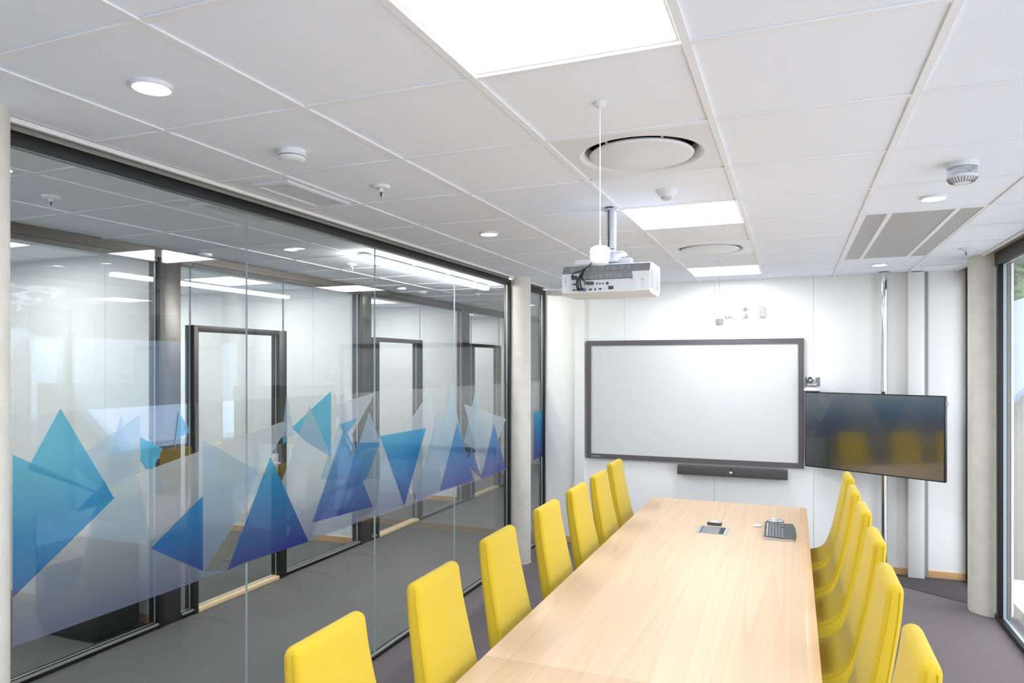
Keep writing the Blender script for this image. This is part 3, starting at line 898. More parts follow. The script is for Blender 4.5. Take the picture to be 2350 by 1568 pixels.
# ------------------------------------------------------------------ chairs
def chair(label, loc, rz, group):
    t = thing('conference_chair', label, 'chair', loc, rz, group)
    F = [(.000, 1.078), (.010, 1.0), (.024, .92), (.056, .76), (.082, .65), (.108, .575), (.140, .530), (.190, .503), (.260, .488), (.360, .476), (.450, .466), (.490, .455)]
    T = [.056, .060, .063, .068, .072, .076, .082, .088, .092, .092, .086, .070]
    W = [.335, .342, .352, .378, .402, .424, .440, .452, .460, .462, .455, .440]
    n = len(F)
    # outward normal of the sitting face
    nor = []
    for i in range(n):
        a = Vector(F[max(i-1, 0)]); b = Vector(F[min(i+1, n-1)])
        d = (b-a).normalized()
        nor.append(Vector((-d.y, d.x)))
    st = []      # (centre x, centre z, normal, thickness, width)
    for i in range(n):
        c = Vector(F[i])-nor[i]*(T[i]/2)
        st.append((c, nor[i], T[i], W[i]))
    # rounded ends
    def cap(c0, nr, th, wd, d, k):
        out = []
        for a in (30, 60, 80):
            s = math.sin(math.radians(a)); co = math.cos(math.radians(a))
            out.append((c0+d*(th/2*s*k), nr, th*co, wd-th*(1-co)*.9))
        return out
    dt = (Vector(F[0])-Vector(F[1])).normalized()
    de = (Vector(F[-1])-Vector(F[-2])).normalized()
    front = cap(st[0][0], st[0][1], st[0][2], st[0][3], dt, .85)
    rear = cap(st[-1][0], st[-1][1], st[-1][2], st[-1][3], de, 1.0)
    full = front[::-1]+st+rear
    def ring(bm, s):
        c, nr, th, wd = s
        r = min(.020, th*.48)
        pts = []
        for (sx, sn, a0) in ((1, 1, 0), (-1, 1, 90), (-1, -1, 180), (1, -1, 270)):
            for k in range(5):
                a = math.radians(a0+22.5*k)
                u = sx*(wd/2-r)+r*math.cos(a)
                v = sn*(th/2-r)+r*math.sin(a)
                p = c+nr*v
                pts.append(bm.verts.new((p.x, u, p.y)))
        return pts
    def skin(ss, cap0, cap1):
        bm = bmesh.new()
        # refine along the length
        rs = [ring(bm, s) for s in ss]
        for A, Bq in zip(rs, rs[1:]):
            m = len(A)
            for i in range(m):
                f = bm.faces.new((A[i], A[(i+1) % m], Bq[(i+1) % m], Bq[i]))
                f.smooth = True
        if cap0:
            bm.faces.new(rs[0]).smooth = True
        if cap1:
            bm.faces.new(rs[-1]).smooth = True
        return bm
    # Catmull-Rom refinement of the stations
    def refine(ss, sub=3):
        out = []
        for i in range(len(ss)-1):
            p0, p1, p2, p3 = ss[max(i-1, 0)], ss[i], ss[i+1], ss[min(i+2, len(ss)-1)]
            for k in range(sub):
                u = k/sub
                def cr(a, b, c, d):
                    return .5*((2*b)+(c-a)*u+(2*a-5*b+4*c-d)*u*u+(3*b-a-3*c+d)*u**3)
                c = Vector((cr(p0[0].x, p1[0].x, p2[0].x, p3[0].x), cr(p0[0].y, p1[0].y, p2[0].y, p3[0].y)))
                nn = (p1[1]*(1-u)+p2[1]*u).normalized()
                out.append((c, nn, p1[2]*(1-u)+p2[2]*u, p1[3]*(1-u)+p2[3]*u))
        out.append(ss[-1])
        return out
    mid = refine(st)
    cut = 3*7
    back = front[::-1]+mid[:cut+1]
    seat = mid[cut:]+rear
    obj('backrest', skin(back, True, False), M['yellow'], t)
    obj('seat', skin(seat, False, True), M['yellow'], t)
    # piping along both side edges of the sitting face, over the top
    bm = bmesh.new()
    for sgn in (-1, 1):
        pts = []
        for (c, nr, th, wd) in mid[:cut+9]:
            p = c+nr*(th/2-.0155)
            pts.append((p.x, sgn*(wd/2+.0002), p.y))
        tp = front[1]
        pts.insert(0, (tp[0].x, sgn*(tp[3]/2-.001), tp[0].y))
        lo = []
        for (c, nr, th, wd) in mid[:cut]:
            p = c-nr*(th/2-.014)
            lo.append((p.x, sgn*(wd/2+.0002), p.y))
        pts = lo[::-1]+pts
        bm_tube(bm, pts, .0014, 6)
    obj('piping', bm, M['piping'], t)
    # swivel base
    bm = bmesh.new()
    bm_box(bm, (.14, -.11, .352), (.38, .11, .372), 0, .004)
    bm_box(bm, (.20, -.05, .325), (.32, .05, .3515), 0, .004)
    obj('seat_plate', bm, M['blackmetal'], t)
    bm = bmesh.new()
    bm_lathe(bm, [(0, .06), (.034, .06), (.034, .20), (.022, .205), (.022, .324), (0, .324)], 24, 0, (.26, 0, 0))
    obj('column_tube', bm, M['blackmetal'], t)
    for k in range(4):
        a = PI/4+k*PI/2
        d = Vector((math.cos(a), math.sin(a), 0))
        c0 = Vector((.26, 0, 0))
        bm = bmesh.new()
        bm_tube(bm, [c0+d*.036+Vector((0, 0, .085)), c0+d*.15+Vector((0, 0, .070)), c0+d*.285+Vector((0, 0, .036))], .013, 8)
        bm_cyl(bm, .020, 0.0005, .030, tuple(c0+d*.285), 16)
        obj('leg', bm, M['blackmetal'], t)
    return t

LX = [(-1.244, 1.706), (-1.221, 2.322), (-1.243, 2.985), (-1.249, 3.690), (-1.257, 4.307), (-1.267, 4.888), (-1.306, 5.533)]
LL = ['yellow high-back chair on the glass side, closest to the camera', 'yellow high-back chair on the glass side, second from the camera',
      'yellow high-back chair on the glass side, third from the camera', 'yellow high-back chair on the glass side, in front of the concrete column',
      'yellow high-back chair on the glass side, third from the whiteboard', 'yellow high-back chair on the glass side, second from the whiteboard',
      'yellow high-back chair on the glass side, last one before the whiteboard']
RXs = [(.302, 2.235), (.304, 2.935), (.324, 3.600), (.330, 4.280), (.324, 4.870), (.334, 5.475)]
RL = ['yellow high-back chair on the window side, closest to the camera', 'yellow high-back chair on the window side, second from the camera',
      'yellow high-back chair on the window side, third from the camera', 'yellow high-back chair on the window side, third from the whiteboard',
      'yellow high-back chair on the window side, second from the whiteboard', 'yellow high-back chair on the window side, last one before the whiteboard']
ch = chair(LL[0], (LX[0][0], LX[0][1], 0), 0, 'yellow conference chairs around the table')
for (x, y), l in zip(LX[1:], LL[1:]):
    dup(ch, (x, y, 0), 0, l)
for (x, y), l in zip(RXs, RL):
    dup(ch, (x, y, 0), PI, l)

# ------------------------------------------------------------------ things on the table
t = thing('table_socket_hatch', 'flush metal socket hatch let into the tabletop', 'socket hatch', (-.507, 4.898, TZ+.0002))
obj('rim', B(((-.100, -.108, 0), (-.078, .108, .003)), ((.078, -.108, 0), (.100, .108, .003)), ((-.0779, -.108, 0), (.0779, -.100, .003)), ((-.0779, .100, 0), (.0779, .108, .003))), M['satin'], t)
obj('lid', B(((-.070, -.0995, 0), (.046, .0995, .0042)), bev=.001), M['mgrey'], t)
obj('brush_strip', B(((-.0775, -.0995, 0), (-.0705, .0995, .002)), ((.0465, -.0995, 0), (.0775, .0995, .002))), M['black'], t)
obj('socket_insert', B(*[((.052, y, .0021), (.072, y+.03, .0040)) for y in (-.085, -.035, .015, .06)], bev=.0008), M['dgrey'], t)
t = thing('control_box', 'small black box with silver top behind the socket hatch', 'control box', (-.512, 5.075, TZ+.0002))
obj('body', B(((-.048, -.026, 0), (.048, .026, .020)), bev=.003), M['dgrey'], t)
obj('top_plate', B(((-.045, -.023, .0202), (.045, .023, .0225)), bev=.001), M['satin'], t)
obj('display', B(((-.024, -.014, .0227), (.020, .014, .0235))), M['white'], t)
t = thing('round_puck', 'small white round disc lying beside the keyboard', 'puck', (-.232, 5.135, TZ+.0002))
bm = bmesh.new()
bm_lathe(bm, [(0, 0), (.024, 0), (.027, .004), (.027, .009), (.022, .013), (0, .0135)], 32)
obj('body', bm, M['plastic'], t)
bm = bmesh.new()
bm_lathe(bm, [(.010, .01352), (.014, .0142), (.016, .0137)], 24)
obj('print_ring', bm, M['lgrey'], t)

# keyboard: its long side runs along the table, hand rest towards the window
t = thing('keyboard', 'dark curved computer keyboard with silver edge lying on the table', 'keyboard', (-.082, 5.005, TZ+.0002), PI/2*1.0+.02)
# local x along the length (towards +Y), local y towards the top row (towards -X)
def kz(x, y):
    return .012+.010*(y+.1)/.2-.004*(x/.25)**2+.004*math.sin(max(0, (-.02-y))/.08*PI*.5)
bm = bmesh.new()
NX, NY = 24, 12
def kxy(i, j):
    x = -.238+.476*i/NX; v = j/NY
    y = -.098+.196*v + .016*(x/.238)**2*(1-v)
    return x, y
tp = [[bm.verts.new((*kxy(i, j), kz(*kxy(i, j)))) for j in range(NY+1)] for i in range(NX+1)]
bt = [[bm.verts.new((*kxy(i, j), 0)) for j in range(NY+1)] for i in range(NX+1)]
for i in range(NX):
    for j in range(NY):
        f = bm.faces.new((tp[i][j], tp[i+1][j], tp[i+1][j+1], tp[i][j+1])); f.smooth = True
        f.material_index = 1 if kxy(i, j)[1] < -.03 else 0
        bm.faces.new((bt[i][j], bt[i][j+1], bt[i+1][j+1], bt[i+1][j]))
for i in range(NX):
    for j in (0, NY):
        bm.faces.new((tp[i][j], tp[i+1][j], bt[i+1][j], bt[i][j]))
for j in range(NY):
    for i in (0, NX):
        f = bm.faces.new((tp[i][j], tp[i][j+1], bt[i][j+1], bt[i][j])); f.material_index = 2
obj('body', bm, [M['dgrey'], M['dgrey'], M['keyrim']], t)
bm = bmesh.new()
rows = [.062, .044, .025, .006, -.013]
for ri, yy in enumerate(rows):
    x = -.220
    k = 0
    while x < .215:
        wd = .0165
        if abs(x-.075) < .009 or abs(x-.150) < .009:
            x += .008
            continue
        if ri == 4 and -.12 < x < -.02:
            wd = .095
        z = kz(x+wd/2, yy)
        bm_box(bm, (x, yy-.0078, z+.0005), (x+wd, yy+.0078, z+.0042), 0, .0012, 1)
        x += wd+.0024
        k += 1
obj('keys', bm, M['key'], t)
bm = bmesh.new()
for k in range(15):
    x = -.205+k*.026
    z = kz(x, .080)
    bm_box(bm, (x, .076, z+.0004), (x+.016, .084, z+.0028), 0, .0008, 1)
obj('function_keys', bm, M['lgrey'], t)

t = thing('computer_mouse', 'grey computer mouse lying at the far end of the keyboard', 'mouse', (-.118, 5.315, TZ+.0002), PI/2+.1)
bm = bmesh.new()
bmesh.ops.create_uvsphere(bm, u_segments=32, v_segments=20, radius=1)
for v in list(bm.verts):
    v.co = Vector((v.co.x*.034, v.co.y*.056, max(0, v.co.z)*.032 + (0 if v.co.z > 0 else 0)))
for f in bm.faces:
    f.smooth = True
    f.material_index = 0
bmesh.ops.remove_doubles(bm, verts=bm.verts[:], dist=.0001)
obj('shell', bm, M['keyrim'], t)
bm = bmesh.new()
bm_lathe(bm, [(.0335, -.003), (.0345, 0), (.0335, .003)], 20, 0, (0, 0, 0))
for v in bm.verts:
    v.co = Vector((v.co.x*1.02, v.co.y*1.66, v.co.z+.008))
obj('grip_band', bm, M['dgrey'], t)

# ------------------------------------------------------------------ whiteboard and sound bar
t = thing('whiteboard', 'large white projection board in a wide dark grey frame', 'whiteboard', (-.954, YB, 0))
W2, Z0, Z1, FW = 1.046, .905, 2.120, .048
bm = bmesh.new()
def bar(p, q):      # mitred frame bars
    lo = [bm.verts.new((x, -.004, z)) for x, z in p]
    hi = [bm.verts.new((x, -.040, z)) for x, z in q]
    n_ = len(p)
    bm.faces.new(lo); bm.faces.new(hi)
    for i in range(n_):
        bm.faces.new((lo[i], lo[(i+1) % n_], hi[(i+1) % n_], hi[i]))
def quad(a, b, c, d):
    bar([a, b, c, d], [(x*.998, z) for x, z in (a, b, c, d)])
o_ = [(-W2, Z0), (W2, Z0), (W2, Z1), (-W2, Z1)]
i_ = [(-W2+FW, Z0+FW), (W2-FW, Z0+FW), (W2-FW, Z1-FW), (-W2+FW, Z1-FW)]
for k in range(4):
    j = (k+1) % 4
    g = .0004
    quad(o_[k], o_[j], i_[j], i_[k])
obj('frame', bm, M['grey_frame'], t)
obj('writing_surface', B(((-W2+FW+.0005, -.028, Z0+FW+.0005), (W2-FW-.0005, -.004, Z1-FW-.0005))), M['whiteboard'], t)
bm = bmesh.new()
rnd = random.Random(3)
x = -W2+.055
for wd in (.010, .005, .012, .008, .004, .010, .006, .010, .005):
    bm_box(bm, (x, -.0415, Z0+.020), (x+wd, -.0404, Z0+.028))
    x += wd+.003
obj('maker_lettering', bm, M['text'], t)

t = thing('sound_bar', 'long grey cloth-covered sound bar mounted under the whiteboard', 'sound bar', (-.554, YB, .842))
obj('grille_cloth', B(((-.505, -.105, -.044), (-.003, -.020, .044)), ((.003, -.105, -.044), (.505, -.020, .044)), bev=.008), M['speaker'], t)
obj('centre_band', B(((-.0028, -.104, -.043), (.0028, -.020, .043))), M['dgrey'], t)
bm = bmesh.new()
bm_lathe(bm, [(0, 0), (.014, 0), (.014, .0015), (0, .0018)], 24, 0, (0, 0, 0))
for v in bm.verts:
    v.co = Vector((v.co.x, -.1055-v.co.z, v.co.y*.72))
obj('logo_badge', bm, M['white'], t)
obj('wall_bracket', B(((-.36, -.0195, -.03), (-.28, -.0005, .03)), ((.28, -.0195, -.03), (.36, -.0005, .03))), M['blackmetal'], t)

# ------------------------------------------------------------------ sockets over the board
def wall_socket(x, z, w_, h_, label, kind):
    t = thing('wall_socket', label, 'wall socket', (x, YB, z), 0, 'surface sockets over the whiteboard')
    obj('housing', B(((-w_/2, -.042, -h_/2), (w_/2, -.0005, h_/2)), bev=.006), M['socket'], t)
    if kind == 'double':
        for dz in (.024, -.024):
            bm = bmesh.new()
            bm_lathe(bm, [(.0, -.002), (.019, -.002), (.021, .0012), (.0175, .0018), (.016, -.001), (0, -.0012)], 28)
            for v in bm.verts:
                v.co = Vector((v.co.x, -.0428-v.co.z, v.co.y+dz))
            obj('socket_ring', bm, M['mgrey'], t)
    if kind == 'plug':
        bm = bmesh.new()
        bm_lathe(bm, [(0, -.001), (.020, -.001), (.020, .004), (0, .005)], 28)
        for v in bm.verts:
            v.co = Vector((v.co.x, -.0428-v.co.z, v.co.y+.020))
        obj('socket_ring', bm, M['mgrey'], t)
        bm = bmesh.new()
        bm_cyl(bm, .015, .0432, .072, n=20)
        for v in bm.verts:
            v.co = Vector((v.co.x, -v.co.z, v.co.y-.018))
        obj('plug', bm, M['lgrey'], t)
        bm = bmesh.new()
        bm_tube(bm, bezier((0, -.068, -.030), (-.005, -.07, -.075), (-.05, -.05, -.072), (-.062, -.004, -.060), 14), .0030)
        obj('cord', bm, M['lgrey'], t)
    if kind == 'two':
        for dx in (-.018, .018):
            obj('plug', B(((dx-.011, -.066, -.028), (dx+.011, -.0425, .002)), bev=.004), M['plastic'], t)
        bm = bmesh.new()
        bm_tube(bm, bezier((-.018, -.058, -.030), (-.010, -.06, -.07), (.03, -.05, -.072), (.060, -.004, -.064), 14), .0032)
        bm_tube(bm, bezier((.018, -.058, -.030), (.022, -.06, -.06), (.045, -.05, -.066), (.062, -.004, -.056), 14), .0032)
        obj('cord', bm, M['plastic'], t)
wall_socket(-.583, 2.378, .078, .090, 'white surface box with two plugs and pale cords over the whiteboard', 'two')
wall_socket(-.427, 2.382, .056, .104, 'white double socket with one plug and a pale cord over the whiteboard', 'plug')
wall_socket(-.277, 2.380, .056, .104, 'empty white double socket over the whiteboard', 'double')

# ------------------------------------------------------------------ screen on a pole
t = thing('support_pole', 'polished steel pole from floor to ceiling behind the screen', 'pole', (.742, 6.96, 0))
bm = bmesh.new()
bm_lathe(bm, [(0, .006), (.026, .006), (.026, CEIL-.008), (0, CEIL-.008)], 40)
obj('tube', bm, M['chrome'], t)
bm = bmesh.new()
bm_lathe(bm, [(.0265, .0005), (.06, .0005), (.06, .006), (.0265, .006)], 40)
bm_lathe(bm, [(.0265, CEIL-.0065), (.045, CEIL-.0065), (.045, CEIL-.0005), (.0265, CEIL-.0005)], 40)
obj('flange', bm, M['satin'], t)

AZ = math.atan2(-.58, 1.01)
t = thing('wall_tv', 'large black flat screen angled on an arm beside the whiteboard', 'television', (.605, 6.68, 1.2825), AZ)
w2, h2 = .5825, .3425
obj('screen_panel', B(((-w2+.008, -.0012, -h2+.010), (w2-.008, .004, h2-.008))), M['screen'], t)
obj('bezel', B(((-w2, 0, -h2), (-w2+.0078, .040, h2)), ((w2-.0078, 0, -h2), (w2, .040, h2)), ((-w2+.0079, 0, -h2), (w2-.0079, .040, -h2+.0098)), ((-w2+.0079, 0, h2-.0078), (w2-.0079, .040, h2)), bev=.0015), M['bezel'], t)
obj('rear_cover', B(((-w2+.009, .0045, -h2+.0105), (w2-.009, .030, h2-.0085)), ((-.35, .0305, -.25), (.35, .055, .20)), bev=.003), M['dgrey'], t)
obj('ir_receiver', B(((w2+.0005, .005, h2-.085), (w2+.018, .022, h2-.045)), bev=.003), M['lgrey'], t)
bm = B(((-.2, .0555, -.2), (-.17, .070, .2)), ((.17, .0555, -.2), (.2, .070, .2)), ((-.1695, .0555, -.03), (.1695, .070, .03)), bev=.002)
obj('mount_plate', bm, M['blackmetal'], t)
bm = bmesh.new()
mw = Matrix.Translation((.605, 6.68, 1.2825)) @ Matrix.Rotation(AZ, 4, 'Z')
pl_ = mw.inverted() @ Vector((.742, 6.96-.027, 1.2825))
bm_tube(bm, [(0, .0705, 0), ((pl_.x)*.5+.05, (pl_.y+.07)*.5, 0), (pl_.x, pl_.y-.008, 0)], .016, 10)
obj('arm', bm, M['blackmetal'], t)

# camera on the screen
t = thing('conference_camera', 'white and grey pan-tilt camera perched on the corner of the screen', 'camera', (.157, 6.951, 1.627), AZ*.6)
bm = bmesh.new()
bm_lathe(bm, [(0, .004), (.060, .004), (.072, .014), (.066, .026), (.040, .038), (.020, .042), (0, .043)], 40)
obj('base', bm, M['plastic'], t)
obj('foot_plate', B(((-.060, -.035, .0), (.060, .035, .0038)), bev=.001), M['dgrey'], t)
bm = B(((-.066, -.026, .046), (-.046, .026, .132)), ((.046, -.026, .046), (.066, .026, .132)), ((-.0455, -.022, .0435), (.0455, .022, .058)), bev=.004)
obj('yoke', bm, M['mgrey'], t)
bm = bmesh.new()
bmesh.ops.create_uvsphere(bm, u_segments=32, v_segments=20, radius=.043)
for v in bm.verts:
    v.co.z += .108
for f in bm.faces:
    f.smooth = True
o = obj('camera_head', bm, M['plastic'], t)
bm = bmesh.new()
bm_lathe(bm, [(0, .030), (.030, .030), (.032, .052), (.024, .054), (.022, .044), (0, .040)], 32, 0, (0, 0, 0))
for v in bm.verts:
    v.co = Vector((v.co.x, -v.co.z, v.co.y+.104))
obj('lens', bm, M['screen'], t)

# ------------------------------------------------------------------ projector
t = thing('projector', 'white ceiling-mounted projector with port side towards the camera', 'projector', (-.8705, 3.40, 2.235))
hw, dp = .2225, .29
bm = bmesh.new()
sec = [(0, 0), (0, .096), (.030, .138), (.060, .144), (dp, .144), (dp, .020), (dp-.05, -.012), (.03, -.010)]
LV = [bm.verts.new((-hw, y, z)) for y, z in sec]
RV = [bm.verts.new((hw, y, z)) for y, z in sec]
bm.faces.new(LV); bm.faces.new(RV[::-1])
for i in range(len(sec)):
    j = (i+1) % len(sec)
    f = bm.faces.new((LV[i], LV[j], RV[j], RV[i]))
    f.material_index = 1 if i == 1 else 0
bmesh.ops.bevel(bm, geom=[e for e in bm.edges if e.calc_face_angle(0) > .6], offset=.005, segments=2, affect='EDGES')
obj('body', bm, [M['plastic'], M['mgrey']], t)
def P(zx, zy):
    return (-.2225+(zx-125)*.000336, .096-(zy-(1105-(zx-125)*.0453))*.000331)
def plate(x0, y0, x1, y1, d0, d1, mi=0):
    a = P(x0, y1)
    b = (P(x1, y0)[0], P(x0, y0)[1])
    return ((a[0], -d1, min(a[1], b[1])), (b[0], -d0, max(a[1], b[1])), mi)
obj('rear_panel', B(plate(240, 1222, 1245, 1372, .0006, .0022), bev=.0008), M['port_panel'], t)
obj('label_plate', B(plate(430, 1100, 1195, 1190, .0006, .0024), bev=.0008), M['mgrey'], t)
obj('label_border', B(plate(424, 1095, 1201, 1099, .0006, .0030), plate(424, 1191, 1201, 1195, .0006, .0030), plate(1196, 1099.5, 1201, 1190.5, .0006, .0030)), M['dgrey'], t)
bm = bmesh.new()
rnd = random.Random(5)
xx = 455
while xx < 1100:
    wd = rnd.choice((52, 66, 80))
    if xx+wd > 1110:
        break
    for r_ in range(5):
        l_ = wd*rnd.uniform(.7, .95)
        x0, z0 = P(xx, 1112+r_*15-(xx-430)*.0453)
        x1, _ = P(xx+l_, 0)
        bm_box(bm, (x0, -.0030, z0-.0014), (x1, -.00245, z0))
    xx += wd+12
# warning triangle, point down
def tri_ring(cx, cz, s, y, wd):
    pts = [(cx-s, cz+s*.62), (cx+s, cz+s*.62), (cx, cz-s*1.0)]
    for a in range(3):
        p, q = pts[a], pts[(a+1) % 3]
        bm_tube(bm, [(p[0], y, p[1]), (q[0], y, q[1])], wd, 5)
px_, pz_ = P(1150, 1112)
tri_ring(px_, pz_, .0105, -.0030, .0006)
bm_cyl(bm, .0016, -.0036, -.0026, (px_, 0, pz_+.001), 10, axis='Y')
obj('label_print', bm, M['text'], t)
# print on the sloping grey band
bm = bmesh.new()
def slope(u, v):      # u across, v 0..1 up the slope
    return Vector((u, .030*v-.0012, .096+.042*v+.0008))
xx = -.185
while xx < .13:
    wd = rnd.choice((.020, .028, .034))
    for r_ in range(4):
        l_ = wd*rnd.uniform(.7, .95)
        a, b_ = slope(xx, .30+r_*.14), slope(xx+l_, .30+r_*.14+.05)
        vs = [bm.verts.new(p) for p in ((a.x, a.y, a.z), (b_.x, a.y, a.z), (b_.x, b_.y, b_.z), (a.x, b_.y, b_.z))]
        bm.faces.new(vs)
    xx += wd+.006
pts = [slope(.145, .78), slope(.167, .78), slope(.156, .28)]
for a in range(3):
    bm_tube(bm, [pts[a], pts[(a+1) % 3]], .0006, 5)
obj('band_print', bm, M['text'], t)
# ports
bm = bmesh.new()
for (x0, y0, x1, y1) in ((292, 1247, 342, 1270), (292, 1335, 342, 1356), (552, 1320, 590, 1352), (634, 1312, 654, 1352), (700, 1312, 738, 1338), (842, 1280, 920, 1330)):
    a = plate(x0, y0, x1, y1, .0024, .0040)
    bm_box(bm, a[0], a[1], 0, .0006, 1)
def disc(zx, zy, r, d0=.0023, d1=.0045):
    x0, z0 = P(zx, zy)
    bm_cyl(bm, r, -d1, -d0, (x0, 0, z0), 16, axis='Y')
for zx, zy, r in ((488, 1253, .0045), (828, 1240, .0072), (185, 1220, .0022), (1348, 1178, .0024), (672, 1245, .0042), (716, 1245, .0042), (762, 1245, .0042)):
    disc(zx, zy, r)
obj('port', bm, M['dgrey'], t)
bm = bmesh.new()
for (x0, x1) in ((170, 190), (1338, 1362)):
    for xq in (x0, x1):
        a = plate(xq-1.5, 1120, xq+1.5, 1290, .0002, .0012)
        bm_box(bm, a[0], a[1])
obj('panel_groove', bm, M['lgrey'], t)
# side vents
bm = bmesh.new()
for k in range(13):
    z = .018+k*.0075
    bm_box(bm, (hw-.0004, .020, z), (hw+.0006, .120, z+.0032))
    bm_box(bm, (hw-.0004, .150, z), (hw+.0006, .265, z+.0032))
obj('side_vent', bm, M['mgrey'], t)
# plugs and cables
bm = bmesh.new()
a = plate(285, 1130, 370, 1190, .0024, .020); bm_box(bm, a[0], a[1], 0, .003)
obj('power_plug', bm, M['dgrey'], t)
a = plate(372, 1325, 440, 1362, .0045, .026)
obj('cable_plug', B((a[0], a[1]), bev=.003), M['dgrey'], t)
a = plate(452, 1322, 510, 1362, .0045, .026)
obj('cable_plug', B((a[0], a[1]), bev=.003), M['blue'], t)
a = plate(525, 1222, 628, 1268, .0045, .024)
obj('cable_plug', B((a[0], a[1]), bev=.005), M['dgrey'], t)
tiex, tiez = P(520, 1000)
def cable(a, mid_, r):
    x0, z0 = P(*a); xm, zm = P(*mid_)
    pts = bezier((x0, -.024, z0), (xm, -.060, zm), (tiex-.012, -.040, tiez-.025), (tiex, -.010, tiez), 16)
    pts += bezier((tiex, -.010, tiez), (tiex+.018, .010, tiez+.010), (tiex+.030, .06, .190), (tiex+.030, .12, .19), 10)[1:]
    q = bmesh.new()
    bm_tube(q, pts, r, 8)
    obj('cable', q, M['blackmetal'], t)
cable((300, 1150), (330, 1090), .0030)
cable((400, 1340), (340, 1240), .0036)
cable((420, 1345), (385, 1200), .0030)
cable((478, 1345), (400, 1260), .0038)
cable((540, 1240), (440, 1210), .0030)
# mount
bm = bmesh.new()
bm_box(bm, (-.17, .045, .1475), (-.085, .070, .1720), 0, .003)
bm_box(bm, (.050, .085, .1475), (.115, .125, .1750), 0, .004)
bm_box(bm, (-.0845, .048, .1560), (.0495, .12, .1650), 0, .003)
bm_box(bm, (-.05, .10, .1655), (.06, .24, .1750), 0, .003)
bm_lathe(bm, [(0, .1755), (.050, .1755), (.052, .190), (.040, .205), (.034, .225), (0, .225)], 32, 0, (-.0135, .192, 0))
bm_box(bm, (-.005, .14, .205), (.062, .235, .222), 0, .006)
obj('mount_bracket', bm, M['plastic'], t)
bm = bmesh.new()
bm_lathe(bm, [(0, .2255), (.0255, .2255), (.0255, CEIL-2.235-.0005), (0, CEIL-2.235-.0005)], 40, 0, (-.0135, .192, 0))
obj('pole', bm, M['satin'], t)
bm = bmesh.new()
bm_lathe(bm, [(.0257, CEIL-2.235-.012), (.036, CEIL-2.235-.012), (.036, CEIL-2.235-.0002), (.0257, CEIL-2.235-.0002)], 32, 0, (-.0135, .192, 0))
obj('ceiling_collar', bm, M['satin'], t)
bm = bmesh.new()
bm_tube(bm, [(-.0215, .1655, CEIL-2.235-.001), (-.0215, .1655, .30), (-.022, .165, .24), (-.03, .155, .215), (-.06, .12, .19)], .0022, 8)
bm_lathe(bm, [(.0258, .238), (.0278, .240), (.0258, .242)], 32, 0, (-.0135, .192, 0))
obj('pole_cable', bm, M['blackmetal'], t)
bm = bmesh.new()
bm_lathe(bm, [(0, 0), (.055, 0), (.055, .012), (.048, .018), (0, .018)], 32)
for v in bm.verts:
    v.co = Vector((v.co.x+.08, dp+.001+v.co.z, v.co.y+.07))
obj('lens', bm, M['screen'], t)

# ------------------------------------------------------------------ black cabinet beyond the corridor
t = thing('low_cabinet', 'low black cabinet on the floor behind the first glass bay', 'cabinet', (-4.62, 3.46, 0))
obj('body', B(((-.29, -.17, .03), (.29, .17, .60)), bev=.003), M['black'], t)
obj('plinth', B(((-.27, -.15, .0005), (.27, .15, .0298))), M['blackmetal'], t)
obj('door', B(((.2905, -.165, .035), (.305, .165, .595)), bev=.002), M['black'], t)

